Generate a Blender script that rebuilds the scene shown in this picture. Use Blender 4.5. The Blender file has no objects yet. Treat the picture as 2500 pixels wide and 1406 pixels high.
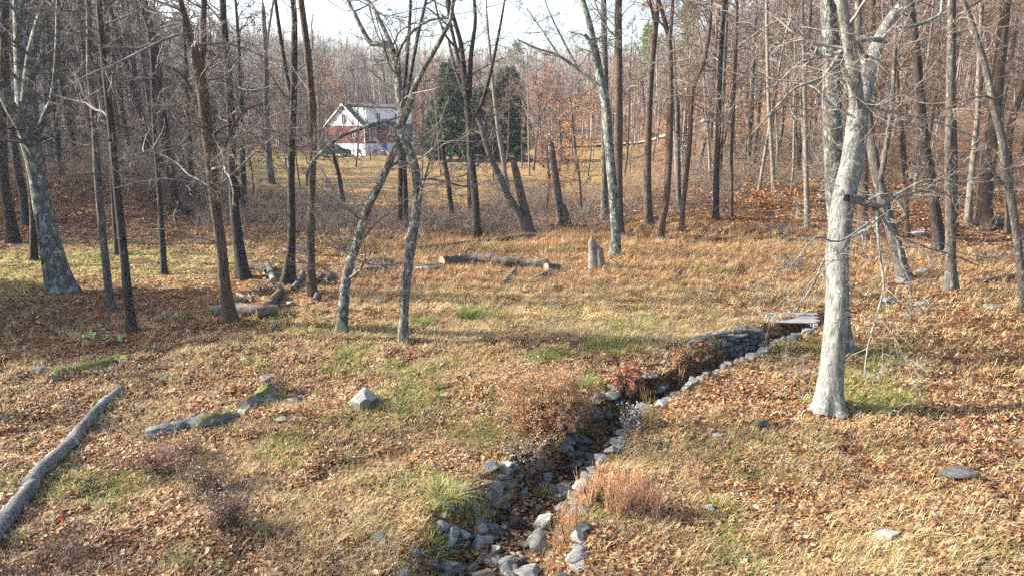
import bpy, math, random
import numpy as np
from mathutils import Vector, Matrix
R = math.radians
random.seed(5)
C = bpy.context.scene.collection
sc = bpy.context.scene

# ------------------------------------------------------------------ camera, sky, sun, exposure
PITCH = R(13.4); CAMZ = 5.0; F = 1689.0
cd = bpy.data.cameras.new('camera'); cam = bpy.data.objects.new('camera', cd); C.objects.link(cam)
cam.location = (0, 0, CAMZ); cam.rotation_euler = (R(90) - PITCH, 0, 0)
cd.sensor_width = 36; cd.lens = 36 * F / 2500; cd.clip_start = 0.1; cd.clip_end = 3000
sc.camera = cam
SUN_EL = R(25); SUN_DIR = Vector((-1.0, 0.10, 0)).normalized()
w = bpy.data.worlds.new('World'); sc.world = w; w.use_nodes = True
nt = w.node_tree; nt.nodes.clear()
sky = nt.nodes.new('ShaderNodeTexSky'); sky.sky_type = 'NISHITA'; sky.sun_disc = False
sky.sun_elevation = SUN_EL; sky.sun_rotation = math.atan2(SUN_DIR.x, SUN_DIR.y)
sky.air_density = 1.0; sky.dust_density = 4.0; sky.ozone_density = 1.0
bg = nt.nodes.new('ShaderNodeBackground'); bg.inputs[1].default_value = 0.14
ow = nt.nodes.new('ShaderNodeOutputWorld')
nt.links.new(sky.outputs[0], bg.inputs[0]); nt.links.new(bg.outputs[0], ow.inputs[0])
sd = bpy.data.lights.new('sun', 'SUN'); sd.energy = 5.0; sd.angle = R(0.6); sd.color = (1.0, 0.935, 0.84)
sun = bpy.data.objects.new('sun', sd); C.objects.link(sun)
sv = Vector((SUN_DIR.x * math.cos(SUN_EL), SUN_DIR.y * math.cos(SUN_EL), math.sin(SUN_EL)))
sun.rotation_euler = sv.to_track_quat('Z', 'Y').to_euler(); sun.location = (-20, 0, 30)
sc.view_settings.view_transform = 'Standard'; sc.view_settings.look = 'None'
sc.view_settings.gamma = 1; sc.view_settings.exposure = 1.88
sc.cycles.max_bounces = 5; sc.cycles.diffuse_bounces = 3; sc.cycles.glossy_bounces = 2
sc.cycles.transmission_bounces = 3; sc.cycles.transparent_max_bounces = 8
sc.cycles.use_denoising = False
sc.cycles.denoiser = 'OPENIMAGEDENOISE'; sc.cycles.denoising_input_passes = 'RGB_ALBEDO_NORMAL'; sc.cycles.denoising_prefilter = 'ACCURATE'

# ------------------------------------------------------------------ small maths
def sm(a, b, x):
    t = np.clip((x - a) / (b - a), 0, 1); return t * t * (3 - 2 * t)
def hsh(i, j, s):
    n = (i * 374761393 + j * 668265263 + s * 1442695041) & 0xffffffff
    n = ((n ^ (n >> 13)) * 1274126177) & 0xffffffff
    return ((n ^ (n >> 16)) & 0xffff) / 65535.0
def noise(x, y, s=0):
    x = np.asarray(x, float); y = np.asarray(y, float)
    i = np.floor(x).astype(np.int64); j = np.floor(y).astype(np.int64)
    u = x - i; v = y - j; u = u * u * (3 - 2 * u); v = v * v * (3 - 2 * v)
    a = hsh(i, j, s); b = hsh(i + 1, j, s); c = hsh(i, j + 1, s); d = hsh(i + 1, j + 1, s)
    return (a + (b - a) * u) * (1 - v) + (c + (d - c) * u) * v
def fbm(x, y, s=0, o=3):
    t = 0; a = 1; n = 0
    for k in range(o):
        t = t + a * noise(x * 2 ** k, y * 2 ** k, s + k); n += a; a *= .5
    return t / n
def ray(px, py):
    X = (px - 1250) / F; Y = -(py - 703) / F
    return np.array([X, Y * math.sin(PITCH) + math.cos(PITCH), Y * math.cos(PITCH) - math.sin(PITCH)])
def flat(px, py):
    d = ray(px, py); t = -CAMZ / d[2]; return np.array([d[0] * t, d[1] * t])
def project(x, y, z):
    dz = z - CAMZ
    dep = y * math.cos(PITCH) - dz * math.sin(PITCH); up = y * math.sin(PITCH) + dz * math.cos(PITCH)
    dep = np.maximum(dep, .01)
    return 1250 + F * x / dep, 703 - F * up / dep

# ------------------------------------------------------------------ terrain
CREEK = [(1110,1500,1.05),(1170,1400,1.05),(1215,1330,1.0),(1270,1255,.9),(1290,1195,.78),(1340,1140,.62),(1395,1105,.5),(1440,1065,.5),(1475,1015,.5),(1530,975,.45),(1600,945,.45),(1670,915,.4),(1735,880,.45),(1800,850,.5),(1855,822,.5),(1920,800,.5),(1990,780,.36),(2060,757,.28),(2090,745,.2)]
CK = np.array([list(flat(a, b)) + [wd * .95] for a, b, wd in CREEK])
def creek_d(x, y):
    best = np.full(np.shape(x), 99.0); wd = np.full(np.shape(x), .5)
    for k in range(len(CK) - 1):
        a = CK[k]; b = CK[k + 1]; e = b[:2] - a[:2]; L2 = e @ e
        t = np.clip(((x - a[0]) * e[0] + (y - a[1]) * e[1]) / L2, 0, 1)
        d = np.hypot(x - a[0] - t * e[0], y - a[1] - t * e[1])
        m = d < best
        best = np.where(m, d, best); wd = np.where(m, a[2] + (b[2] - a[2]) * t, wd)
    return best, wd
def height(x, y):
    x = np.asarray(x, float); y = np.asarray(y, float)
    r = np.hypot(x, y); yy = np.maximum(y, 1.0); u = x / yy
    u = np.where(y > 1, u, np.sign(x) * 1.0); u = np.clip(u, -1.2, 1.2)
    z = (fbm(x / 5, y / 5, 3) - .5) * .35 * sm(6, 12, r) + (fbm(x / 1.1, y / 1.1, 7) - .5) * .20 + (noise(x / .38, y / .38, 9) - .5) * .085
    z = z + 2.6 * sm(30, 43, y) * sm(-.42, -.56, u)                                  # bank at the left
    z = z + 1.35 * sm(28, 38, y) * sm(.10, .30, u)                                   # bank at the right
    z = z + .085 * np.clip(y - 36, 0, 110) * sm(.16, .42, u)                         # wooded slope at the right
    z = z + .045 * np.clip(y - 44, 0, 90) * sm(-.40, -.60, u)
    z = z + .3 * sm(60, 100, y)
    top = 18 + 9 * sm(-.05, -.45, u) + 14 * sm(.18, .55, u)
    z = z + top * sm(105, 300, r) * sm(-20, 40, y) * (1 + .12 * (noise(x / 60, y / 60, 4) - .5))
    d, wd = creek_d(x, y)
    z = z - .45 * (1 - sm(wd * .45, wd * 1.15, d)) * sm(.2, .45, wd + .12)
    return z
def at(px, py):
    d = ray(px, py); t = 2.0; pt = t; c = np.array([0, 0, CAMZ])
    while t < 600:
        p = c + d * t
        if p[2] < height(p[0], p[1]):
            lo, hi = pt, t
            for _ in range(14):
                m = (lo + hi) / 2; p = c + d * m
                if p[2] < height(p[0], p[1]): hi = m
                else: lo = m
            p = c + d * hi
            return Vector((p[0], p[1], float(height(p[0], p[1]))))
        pt = t; t *= 1.02
    return Vector(c + d * 100)
def onplane(px, py, y):
    d = ray(px, py); t = y / d[1]
    return np.array([d[0] * t, y, CAMZ + d[2] * t]), t / F

# ------------------------------------------------------------------ materials
def mat(name, build, rough=.9, spec=.2):
    m = bpy.data.materials.new(name); m.use_nodes = True; n = m.node_tree
    b = n.nodes['Principled BSDF']; b.inputs['Roughness'].default_value = rough
    b.inputs['Specular IOR Level'].default_value = spec
    build(n, b); return m
def N(n, t, **k):
    o = n.nodes.new(t)
    for a, v in k.items():
        if a in ('ins',):
            for q, val in v.items(): o.inputs[q].default_value = val
        else: setattr(o, a, v)
    return o
def coords(n, scale, kind='Object'):
    tc = N(n, 'ShaderNodeTexCoord'); mp = N(n, 'ShaderNodeMapping'); mp.inputs['Scale'].default_value = scale
    n.links.new(tc.outputs[kind], mp.inputs[0]); return mp.outputs[0]
def noiz(n, vec, sc_, det=4, rough=.6):
    t = N(n, 'ShaderNodeTexNoise'); t.inputs['Scale'].default_value = sc_; t.inputs['Detail'].default_value = det
    t.inputs['Roughness'].default_value = rough
    n.links.new(vec, t.inputs['Vector']); return t.outputs[0]
def ramp(n, fac, stops):
    r = N(n, 'ShaderNodeValToRGB'); e = r.color_ramp.elements
    while len(e) > 1: e.remove(e[-1])
    e[0].position = stops[0][0]; e[0].color = (*stops[0][1], 1)
    for p, c in stops[1:]:
        q = e.new(p); q.color = (*c, 1)
    n.links.new(fac, r.inputs[0]); return r.outputs[0]
def mixc(n, f, a, b, mode='MIX'):
    m = N(n, 'ShaderNodeMix', data_type='RGBA', blend_type=mode)
    if isinstance(f, float): m.inputs[0].default_value = f
    else: n.links.new(f, m.inputs[0])
    for i, v in ((6, a), (7, b)):
        if isinstance(v, tuple): m.inputs[i].default_value = (*v, 1)
        else: n.links.new(v, m.inputs[i])
    return m.outputs[2]
def bump(n, b, h, s, dist=.02):
    bp = N(n, 'ShaderNodeBump'); bp.inputs['Strength'].default_value = s; bp.inputs['Distance'].default_value = dist
    n.links.new(h, bp.inputs['Height']); n.links.new(bp.outputs[0], b.inputs['Normal'])
def bark(name, c0, c1, lichen, amount):
    def f(n, b):
        v = coords(n, (1, 1, .16)); h = noiz(n, v, 21, 5, .72)
        col = ramp(n, h, [(.36, c0), (.64, c1)])
        v2 = coords(n, (1, 1, .6)); l = noiz(n, v2, 7.5, 6, .8)
        lf = ramp(n, l, [(.62 - amount * .22, (0, 0, 0)), (.68 - amount * .22, (1, 1, 1))])
        l2 = ramp(n, noiz(n, v2, 30, 3), [(.35, tuple(x * .7 for x in lichen)), (.7, lichen)])
        col = mixc(n, lf, col, l2)
        n.links.new(col, b.inputs['Base Color']); bump(n, b, h, .9, .03)
    return mat(name, f)
BARK = {
 'grey': bark('bark_grey', (.028, .024, .021), (.125, .11, .096), (.26, .30, .265), .22),
 'dark': bark('bark_dark', (.012, .010, .009), (.060, .050, .043), (.20, .235, .20), .12),
 'brown': bark('bark_brown', (.028, .020, .015), (.125, .090, .067), (.16, .15, .12), .0),
 'pale': bark('bark_pale', (.085, .07, .057), (.27, .235, .195), (.30, .30, .26), .2),
 'lichen': bark('bark_lichen', (.028, .026, .023), (.13, .122, .108), (.27, .32, .285), .48),
 'smooth': bark('bark_smooth', (.065, .066, .060), (.225, .23, .215), (.30, .36, .32), .32),
}
def twigmat(name, c0, c1):
    def f(n, b):
        h = noiz(n, coords(n, (1, 1, 1)), 3, 3); n.links.new(ramp(n, h, [(.35, c0), (.65, c1)]), b.inputs['Base Color'])
    return mat(name, f)
def lbk(n, b):
    v = coords(n, (1, 1, 1)); h = noiz(n, v, 30, 5, .75); h2 = noiz(n, v, 4, 5, .7)
    col = mixc(n, ramp(n, h2, [(.45, (0, 0, 0)), (.6, (1, 1, 1))]), ramp(n, h, [(.38, (.05, .048, .046)), (.62, (.22, .215, .205))]), ramp(n, h, [(.38, (.09, .09, .085)), (.62, (.34, .345, .33))]))
    n.links.new(col, b.inputs['Base Color']); bump(n, b, h, 1.0, .04)
BARK['log'] = mat('log_bark', lbk)
def dlk(n, b):
    v = coords(n, (.25, 1, 1)); h = noiz(n, v, 26, 5, .75); h2 = noiz(n, coords(n, (1, 1, 1)), 3, 5, .7)
    col = mixc(n, ramp(n, h2, [(.42, (0, 0, 0)), (.62, (1, 1, 1))]), ramp(n, h, [(.38, (.025, .02, .016)), (.62, (.12, .095, .07))]), ramp(n, h, [(.38, (.06, .052, .042)), (.62, (.24, .21, .17))]))
    n.links.new(col, b.inputs['Base Color']); bump(n, b, h, 1.0, .04)
BARK['dead'] = mat('dead_log_bark', dlk)
TW = {'warm': twigmat('twig_warm', (.15, .08, .045), (.32, .19, .11)), 'grey': twigmat('twig_grey', (.085, .072, .063), (.24, .215, .19)), 'dark': twigmat('twig_dark', (.03, .025, .022), (.11, .092, .08)),
      'brown': twigmat('twig_brown', (.085, .060, .047), (.21, .155, .12))}
def tinted(name, trans=0.0, rough=.85, spec=.2):
    def f(n, b):
        a = N(n, 'ShaderNodeAttribute', attribute_name='tint')
        n.links.new(a.outputs['Color'], b.inputs['Base Color'])
        if trans:
            t = N(n, 'ShaderNodeBsdfTranslucent'); n.links.new(a.outputs['Color'], t.inputs[0])
            m = N(n, 'ShaderNodeMixShader'); m.inputs[0].default_value = trans
            o = n.nodes['Material Output']
            n.links.new(b.outputs[0], m.inputs[1]); n.links.new(t.outputs[0], m.inputs[2]); n.links.new(m.outputs[0], o.inputs[0])
    return mat(name, f, rough, spec)
M_LEAF = tinted('dry_leaves', .28, .55, .45)
M_GRASS = tinted('grass_blades', .35, .6, .35)
M_TINT = tinted('tinted_twigs')
def rockmat(name, c0, c1, moss=0.0, lich=.3, wet=.85):
    def f(n, b):
        v = coords(n, (1, 1, 1)); h = noiz(n, v, 3.2, 8, .7)
        col = ramp(n, h, [(.32, c0), (.66, c1)])
        l = noiz(n, v, 6.5, 5, .7); col = mixc(n, ramp(n, l, [(.62 - lich * .1, (0, 0, 0)), (.66 - lich * .1, (1, 1, 1))]), col, (.27, .285, .265))
        if moss:
            g = N(n, 'ShaderNodeNewGeometry'); s = N(n, 'ShaderNodeSeparateXYZ'); n.links.new(g.outputs['Normal'], s.inputs[0])
            k = N(n, 'ShaderNodeMath', operation='MULTIPLY_ADD'); k.inputs[1].default_value = .45; k.inputs[2].default_value = moss - .55
            n.links.new(s.outputs[2], k.inputs[0])
            k2 = N(n, 'ShaderNodeMath', operation='ADD'); n.links.new(k.outputs[0], k2.inputs[0]); n.links.new(noiz(n, v, 2.6, 4), k2.inputs[1])
            mc = ramp(n, noiz(n, v, 30, 2), [(.3, (.035, .045, .01)), (.7, (.16, .17, .03))])
            col = mixc(n, ramp(n, k2.outputs[0], [(.46, (0, 0, 0)), (.52, (1, 1, 1))]), col, mc)
        n.links.new(col, b.inputs['Base Color']); bump(n, b, noiz(n, v, 14, 8, .75), .8, .02)
    return mat(name, f, wet, .35)
RK = {'grey': rockmat('stone_grey', (.055, .060, .062), (.165, .176, .174), 0, .1), 'pale': rockmat('stone_pale', (.12, .122, .115), (.31, .305, .28), 0, .4),
      'dark': rockmat('stone_dark', (.03, .032, .034), (.105, .105, .10), 0, 0), 'brown': rockmat('stone_brown', (.06, .046, .038), (.17, .14, .115), 0, 0),
      'wet': rockmat('stone_wet', (.016, .013, .013), (.06, .05, .047), 0, -1, .35), 'moss': rockmat('stone_mossy', (.07, .075, .072), (.21, .22, .205), .36, .2),
      'moss2': rockmat('stone_half_mossy', (.07, .078, .08), (.21, .225, .22), .22, .2)}
def plainmat(name, col, rough=.7, var=.15, scale=6, metal=0, spec=.4):
    def f(n, b):
        h = noiz(n, coords(n, (1, 1, 1)), scale, 4)
        n.links.new(ramp(n, h, [(.3, tuple(c * (1 - var) for c in col)), (.7, tuple(min(1, c * (1 + var)) for c in col))]), b.inputs['Base Color'])
        b.inputs['Metallic'].default_value = metal
    return mat(name, f, rough, spec)

# ------------------------------------------------------------------ mesh building
def mesh_np(name, verts, polys, m, parent=None, tint=None, smooth=False, loc=None, link=True):
    """polys: list of int arrays (k, n)"""
    verts = np.asarray(verts, np.float32)
    if loc is not None: verts = verts - np.asarray(loc, np.float32)
    me = bpy.data.meshes.new(name); me.vertices.add(len(verts)); me.vertices.foreach_set('co', verts.ravel())
    li = np.concatenate([p.ravel() for p in polys]).astype(np.int32)
    tot = np.concatenate([np.full(len(p), p.shape[1]) for p in polys]).astype(np.int32)
    st = np.concatenate([[0], np.cumsum(tot)[:-1]]).astype(np.int32)
    me.loops.add(len(li)); me.loops.foreach_set('vertex_index', li)
    me.polygons.add(len(tot)); me.polygons.foreach_set('loop_start', st); me.polygons.foreach_set('loop_total', tot)
    if smooth: me.polygons.foreach_set('use_smooth', np.ones(len(tot), bool))
    me.update(calc_edges=True)
    if tint is not None:
        a = me.attributes.new('tint', 'FLOAT_COLOR', 'POINT')
        c = np.ones((len(verts), 4), np.float32); c[:, :3] = tint; a.data.foreach_set('color', c.ravel())
    me.materials.append(m)
    o = bpy.data.objects.new(name, me)
    if link: C.objects.link(o)
    if parent: o.parent = parent
    elif loc is not None: o.location = loc
    return o
def tag(o, label=None, cat=None, group=None, kind=None):
    if label: o['label'] = label
    if cat: o['category'] = cat
    if group: o['group'] = group
    if kind: o['kind'] = kind
    return o
def empty(name, loc, label, cat, group=None, rz=0, s=1):
    o = bpy.data.objects.new(name, None); C.objects.link(o); o.location = loc; o.rotation_euler = (0, 0, rz); o.scale = (s, s, s)
    o.empty_display_size = .3
    return tag(o, label, cat, group)
def par(o, e):
    o.parent = e; o.location = (0, 0, 0)
def copy_tree(o, parent=None):
    c = o.copy(); C.objects.link(c)
    if parent: c.parent = parent
    for ch in list(o.children): copy_tree(ch, c)
    return c
class Acc:
    def __init__(s): s.v = []; s.q = []; s.t = []; s.n = 0; s.c = []
    def add(s, v, quads=None, tris=None, tint=None):
        s.v.append(v)
        if quads is not None: s.q.append(quads + s.n)
        if tris is not None: s.t.append(tris + s.n)
        if tint is not None: s.c.append(tint)
        s.n += len(v)
    def build(s, name, m, parent=None, smooth=False, loc=None, link=True):
        polys = []
        if s.q: polys.append(np.concatenate(s.q))
        if s.t: polys.append(np.concatenate(s.t))
        return mesh_np(name, np.concatenate(s.v), polys, m, parent, np.concatenate(s.c) if s.c else None, smooth, loc, link)
def tubes(acc, P, Rd, sides=3, tint=None, cap=False):
    """P (m,n,3), Rd (m,n)"""
    m, n, _ = P.shape
    T = np.gradient(P, axis=1); T /= np.linalg.norm(T, axis=2, keepdims=True) + 1e-9
    ref = np.zeros_like(T); ax = np.argmin(np.abs(T.mean(1)), axis=1); ref[np.arange(m), :, :] = np.eye(3)[ax][:, None, :]
    A = np.cross(T, ref); A /= np.linalg.norm(A, axis=2, keepdims=True) + 1e-9; B = np.cross(T, A)
    th = np.arange(sides) * 2 * math.pi / sides
    V = P[:, :, None, :] + Rd[:, :, None, None] * (np.cos(th)[None, None, :, None] * A[:, :, None, :] + np.sin(th)[None, None, :, None] * B[:, :, None, :])
    idx = np.arange(m * n * sides).reshape(m, n, sides)
    a = idx[:, :-1, :]; b = np.roll(a, -1, axis=2); d = idx[:, 1:, :]; c = np.roll(d, -1, axis=2)
    q = np.stack([a, b, c, d], -1).reshape(-1, 4)
    V = V.reshape(-1, 3); tr = None
    tt = None if tint is None else np.repeat(tint, n * sides, axis=0)
    if cap:
        cen = P[:, [0, -1], :].reshape(-1, 3); base = len(V); V = np.concatenate([V, cen]); L = []
        for k in range(m):
            for e, row in ((0, idx[k, 0]), (1, idx[k, -1])):
                c0 = base + k * 2 + e; r2 = np.roll(row, -1)
                L.append(np.stack([np.full(sides, c0), r2 if e == 0 else row, row if e == 0 else r2], -1))
        tr = np.concatenate(L)
        if tt is not None: tt = np.concatenate([tt, np.repeat(tint, 2, axis=0)])
    acc.add(V, q, tr, tt)
def unit(v): return v / (np.linalg.norm(v, axis=-1, keepdims=True) + 1e-9)
def grow(g, S, D, L, R0, n, wob, grav, r1=.25):
    m = len(S); P = np.zeros((m, n + 1, 3)); P[:, 0] = S; d = unit(D)
    for k in range(n):
        d = unit(d + g.normal(0, wob, (m, 3)) + np.array([0, 0, grav]))
        P[:, k + 1] = P[:, k] + d * (L / n)[:, None]
    t = np.linspace(0, 1, n + 1)
    return P, R0[:, None] * (1 - (1 - r1) * t)[None, :]
def spawn(g, P, Rd, k, t0, t1, ang, lf, rf, L):
    m, n, _ = P.shape
    t = g.uniform(t0, t1, (m, k)) * (n - 1); i = np.minimum(t.astype(int), n - 2); f = t - i
    mi = np.arange(m)[:, None]
    A = P[mi, i]; B = P[mi, i + 1]; S = A + (B - A) * f[..., None]; T = unit(B - A)
    rad = Rd[mi, i] * (1 - f) + Rd[mi, i + 1] * f
    rnd = unit(np.cross(T, g.normal(0, 1, T.shape)))
    a = g.uniform(ang[0], ang[1], (m, k))[..., None]
    D = T * np.cos(a) + rnd * np.sin(a)
    rel = 1 - t / (n - 1) * .6
    LL = L[:, None] * lf * rel * g.uniform(.6, 1.25, (m, k))
    return S.reshape(-1, 3), D.reshape(-1, 3), LL.ravel(), (rad * rf).ravel()
def smoothline(pts, rad, step):
    P = np.array(pts, float); Rr = np.array(rad, float)
    Pe = np.vstack([2 * P[0] - P[1], P, 2 * P[-1] - P[-2]]); out = []; ro = []
    for k in range(len(P) - 1):
        p0, p1, p2, p3 = Pe[k:k + 4]; n = max(2, int(np.linalg.norm(p2 - p1) / step))
        for t in np.arange(n) / n:
            out.append(.5 * ((2 * p1) + (p2 - p0) * t + (2 * p0 - 5 * p1 + 4 * p2 - p3) * t * t + (3 * p1 - p0 - 3 * p2 + p3) * t ** 3))
            ro.append(Rr[k] + (Rr[k + 1] - Rr[k]) * t)
    out.append(P[-1]); ro.append(Rr[-1])
    return np.array(out), np.array(ro)
def twigs(g, acc, S, D, L, R0, dens=1.0, droop=-.03, lv=3, minr=.004):
    """limb -> branches -> twigs; returns nothing, adds tubes"""
    P, Rd = grow(g, S, D, L, R0, 8, .17, .015); tubes(acc, P, Rd, 5)
    k1 = max(3, int(7 * dens)); s, d, l, r = spawn(g, P, Rd, k1, .15, 1, (.5, 1.2), .5, .6, L)
    P1, R1 = grow(g, s, d, l, np.maximum(r, minr * 1.4), 6, .2, droop * .5); tubes(acc, P1, R1, 3)
    if lv < 2: return P1
    k2 = max(3, int(5 * dens)); s, d, l, r = spawn(g, P1, R1, k2, .1, 1, (.4, 1.1), .5, .6, l)
    P2, R2 = grow(g, s, d, l, np.maximum(r, minr), 4, .25, droop); tubes(acc, P2, R2, 3)
    if lv < 3: return P2
    k3 = max(2, int(3 * dens)); s, d, l, r = spawn(g, P2, R2, k3, .1, 1, (.4, 1.1), .6, .8, l)
    P3, R3 = grow(g, s, d, l, np.maximum(r, minr * .8), 3, .25, droop); tubes(acc, P3, R3, 3)
    return P3
def trunk_tube(acc, P, Rd, sides, g, flare=0.0, rough=.07):
    n = len(P); Rd = Rd.copy()
    tubes(acc, P[None], Rd[None], sides)
    V = acc.v[-1]; th = np.tile(np.arange(sides) * 2 * math.pi / sides, n); z = np.repeat(np.arange(n), sides)
    cen = np.repeat(P, sides, axis=0); ph = g.uniform(0, 6.28, 6)
    k = 1 + rough * (np.sin(2 * th + ph[0] + z * .15) * .6 + np.sin(3 * th + ph[1] - z * .31) * .5 + np.sin(5 * th + ph[2] + z * .7) * .3)
    if flare:
        hgt = np.linalg.norm(cen - P[0], axis=1)
        fl = np.exp(-hgt / (Rd[0] * 1.6)) * flare
        k = k + fl * (1 + .55 * np.sin(5 * th + ph[3]) + .3 * np.sin(3 * th + ph[4]))
    acc.v[-1] = cen + (V - cen) * k[:, None]

def px_line(pts, y0, lean=0.0, g=None):
    P = []; Rr = []
    for k, p in enumerate(pts):
        dy = p[3] if len(p) > 3 else lean * k
        q, s = onplane(p[0], p[1], y0 + dy); P.append(q); Rr.append(p[2] * s / 2)
    return P, Rr

# ------------------------------------------------------------------ ground sheet
def blobs(px, py, L):
    v = np.zeros(np.shape(px))
    for a, b, rx, ry, wt in L:
        v = np.maximum(v, wt * np.exp(-(((px - a) / rx) ** 2 + ((py - b) / ry) ** 2) * .9))
    return v
GREEN = [(250,640,330,42,.5),(-20,675,170,50,.45),(1150,770,60,16,.9),(1035,785,50,16,.8),(760,800,100,30,.35),(1010,905,100,28,.7),(850,870,90,32,.55),(620,885,55,18,.5),
 (1000,1000,220,90,.55),(700,1110,100,55,.65),(1150,1060,140,65,.55),(1330,870,65,18,.8),(1500,840,75,24,.6),(1430,935,45,22,.9),(180,1180,220,70,.38),(900,1150,300,80,.4),(450,1370,90,35,.5),
 (1100,1230,90,60,.7),(2130,900,140,80,.75),(2160,970,110,45,1.0),(1950,850,120,40,.4),(2000,1080,270,70,.28),(1720,1370,240,60,.34),(1950,1180,250,60,.22),(2400,1330,150,60,.32),(1540,800,80,25,.5),
 (540,400,150,40,.8),(1400,760,90,20,.4),(1500,1000,60,30,.3),(1500,1250,200,90,.15),(2350,880,120,40,.3),(2170,740,80,30,.4)]
STRAW = [(1550,760,400,95,.85),(1250,720,420,80,.5),(800,760,200,60,.4),(1050,860,420,80,.5),(350,1010,260,70,.3),(900,1220,480,130,.30),(2050,1130,370,130,.62),(2200,1340,320,90,.5),(1650,1130,160,60,.5),(1250,830,280,70,.5),(750,850,220,50,.4),
 (1050,450,420,70,1.0),(1150,400,300,60,.9),(1250,600,300,40,.3),(1700,640,300,50,.5)]
SHADE_RUST = [(150,790,380,110,1.0),(150,530,560,130,1.0),(2350,930,330,300,.6),(1790,950,200,50,.4),(1590,910,120,60,.8),(2350,640,300,80,.4)]  # rust-brown leaf areas, with woodland shade darkened into leaf and ground colour
LEAFY = [(110,1060,260,130,.6),(2370,1000,280,330,.85),(1780,935,240,70,.8),(950,700,380,40,.4),(330,780,330,80,.9),(2250,770,400,80,.75),(1130,950,120,40,.3),(1600,1010,60,60,.5),(700,1010,80,50,.3)]
def cover(x, y, z):
    px, py = project(x, y, z)
    nz = fbm(x / .9, y / .9, 21); nz2 = fbm(x / 2.3, y / 2.3, 33)
    g = np.clip(blobs(px, py, GREEN) * 1.6 + (nz - .64) * 1.8, 0, 1)
    s = np.clip(blobs(px, py, STRAW) * 1.5 + (nz2 - .56) * 1.8, 0, 1)
    lf = 1 - np.clip(blobs(px, py, LEAFY) * 1.25, 0, .95); s = s * lf; g = g * np.maximum(lf, .9 * np.clip(blobs(px, py, [(2130,900,140,80,1),(2160,970,110,45,1)]), 0, 1))
    lawn = sm(48, 56, y) * sm(116, 108, y) * sm(-.52, -.44, x / np.maximum(y, 1)) * sm(.22, .14, x / np.maximum(y, 1))
    lawnf = lawn
    vis = (y > 3) & (np.abs(x / np.maximum(y, 1)) < .95)
    g = np.where(vis, g, .2); s = np.where(vis, s, .2)
    return g, s, lawnf
ang = np.concatenate([np.linspace(-180, -52, 60, endpoint=False), np.linspace(-52, 52, 620, endpoint=False), np.linspace(52, 180, 60, endpoint=False)])
rr = 1.2 * (400 / 1.2) ** (np.arange(0, 760) / 759)
A, Q = np.meshgrid(np.radians(ang), rr)
gx = (Q * np.sin(A)).ravel(); gy = (Q * np.cos(A)).ravel(); gz = height(gx, gy)
g_, s_, l_ = cover(gx, gy, gz)
cd_, wd_ = creek_d(gx, gy)
leafc = np.array([.135, .076, .042]); forest = np.array([.12, .075, .05])
tint = leafc[None] + (np.array([.30, .215, .115]) - leafc)[None] * (s_ * .8)[:, None]
pgx, pgy = project(gx, gy, gz); tint = tint * (1 - .35 * np.where(gy > 3, blobs(pgx, pgy, SHADE_RUST), 0))[:, None]
tint = tint + (np.array([.11, .12, .04])[None] - tint) * (g_ * .75)[:, None]
fld = blobs(pgx, pgy, [(260,640,330,36,1.4),(-30,680,170,45,1.2)]) * (gy > 14)
tint = tint + (np.array([.19, .165, .075])[None] - tint) * np.clip(fld, 0, .9)[:, None]
tint = tint + ((np.array([.155, .135, .055])[None] * (1 - s_)[:, None] + np.array([.19, .14, .08])[None] * s_[:, None]) - tint) * (l_ * .9)[:, None]
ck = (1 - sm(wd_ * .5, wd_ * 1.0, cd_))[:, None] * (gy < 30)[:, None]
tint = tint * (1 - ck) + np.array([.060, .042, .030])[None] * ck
nr, na = Q.shape; ii = np.arange(nr * na).reshape(nr, na)
a0 = ii[:-1, :]; a1 = np.roll(a0, -1, axis=1); b0 = ii[1:, :]; b1 = np.roll(b0, -1, axis=1)
quads = np.stack([a0, a1, b1, b0], -1).reshape(-1, 4)
cen = len(gx); tri = np.stack([np.full(na, cen), np.roll(ii[0], -1), ii[0]], -1)
V = np.vstack([np.stack([gx, gy, gz], -1), [[0, 0, float(height(0, 0))]]])
def gm(n, b):
    a = N(n, 'ShaderNodeAttribute', attribute_name='tint')
    v = coords(n, (1, 1, 1)); h = noiz(n, v, 9, 8, .8); h2 = noiz(n, v, 55, 3, .7)
    k = mixc(n, .5, h, h2)
    def cells(sc_, stops):
        vo = N(n, 'ShaderNodeTexVoronoi'); vo.inputs['Scale'].default_value = sc_
        dn = N(n, 'ShaderNodeVectorMath', operation='MULTIPLY_ADD'); nn_ = N(n, 'ShaderNodeTexNoise'); nn_.inputs['Scale'].default_value = sc_ * 1.3; n.links.new(v, nn_.inputs[0]); n.links.new(nn_.outputs[1], dn.inputs[0]); dn.inputs[1].default_value = (.9 / sc_,) * 3; n.links.new(v, dn.inputs[2]); n.links.new(dn.outputs[0], vo.inputs['Vector'])
        sp = N(n, 'ShaderNodeSeparateXYZ'); n.links.new(vo.outputs['Color'], sp.inputs[0]); return ramp(n, sp.outputs[0], stops), vo.outputs['Distance']
    c1, dd1 = cells(15, [(.1, (.35, .28, .24)), (.4, (.9, .75, .6)), (.65, (1.3, 1.15, .95)), (.9, (2.6, 2.5, 2.2))])
    c2, dd2 = cells(38, [(.15, (.5, .45, .4)), (.5, (1, 1, 1)), (.85, (1.6, 1.5, 1.3))])
    col = mixc(n, 1.0, a.outputs['Color'], ramp(n, k, [(.36, (.35, .32, .30)), (.5, (.95, .95, .95)), (.62, (1.5, 1.42, 1.3))]), 'MULTIPLY'); col = mixc(n, .85, col, c1, 'MULTIPLY'); col = mixc(n, .7, col, c2, 'MULTIPLY')
    n.links.new(col, b.inputs['Base Color']); bump(n, b, k, 1.0, .05)
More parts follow.
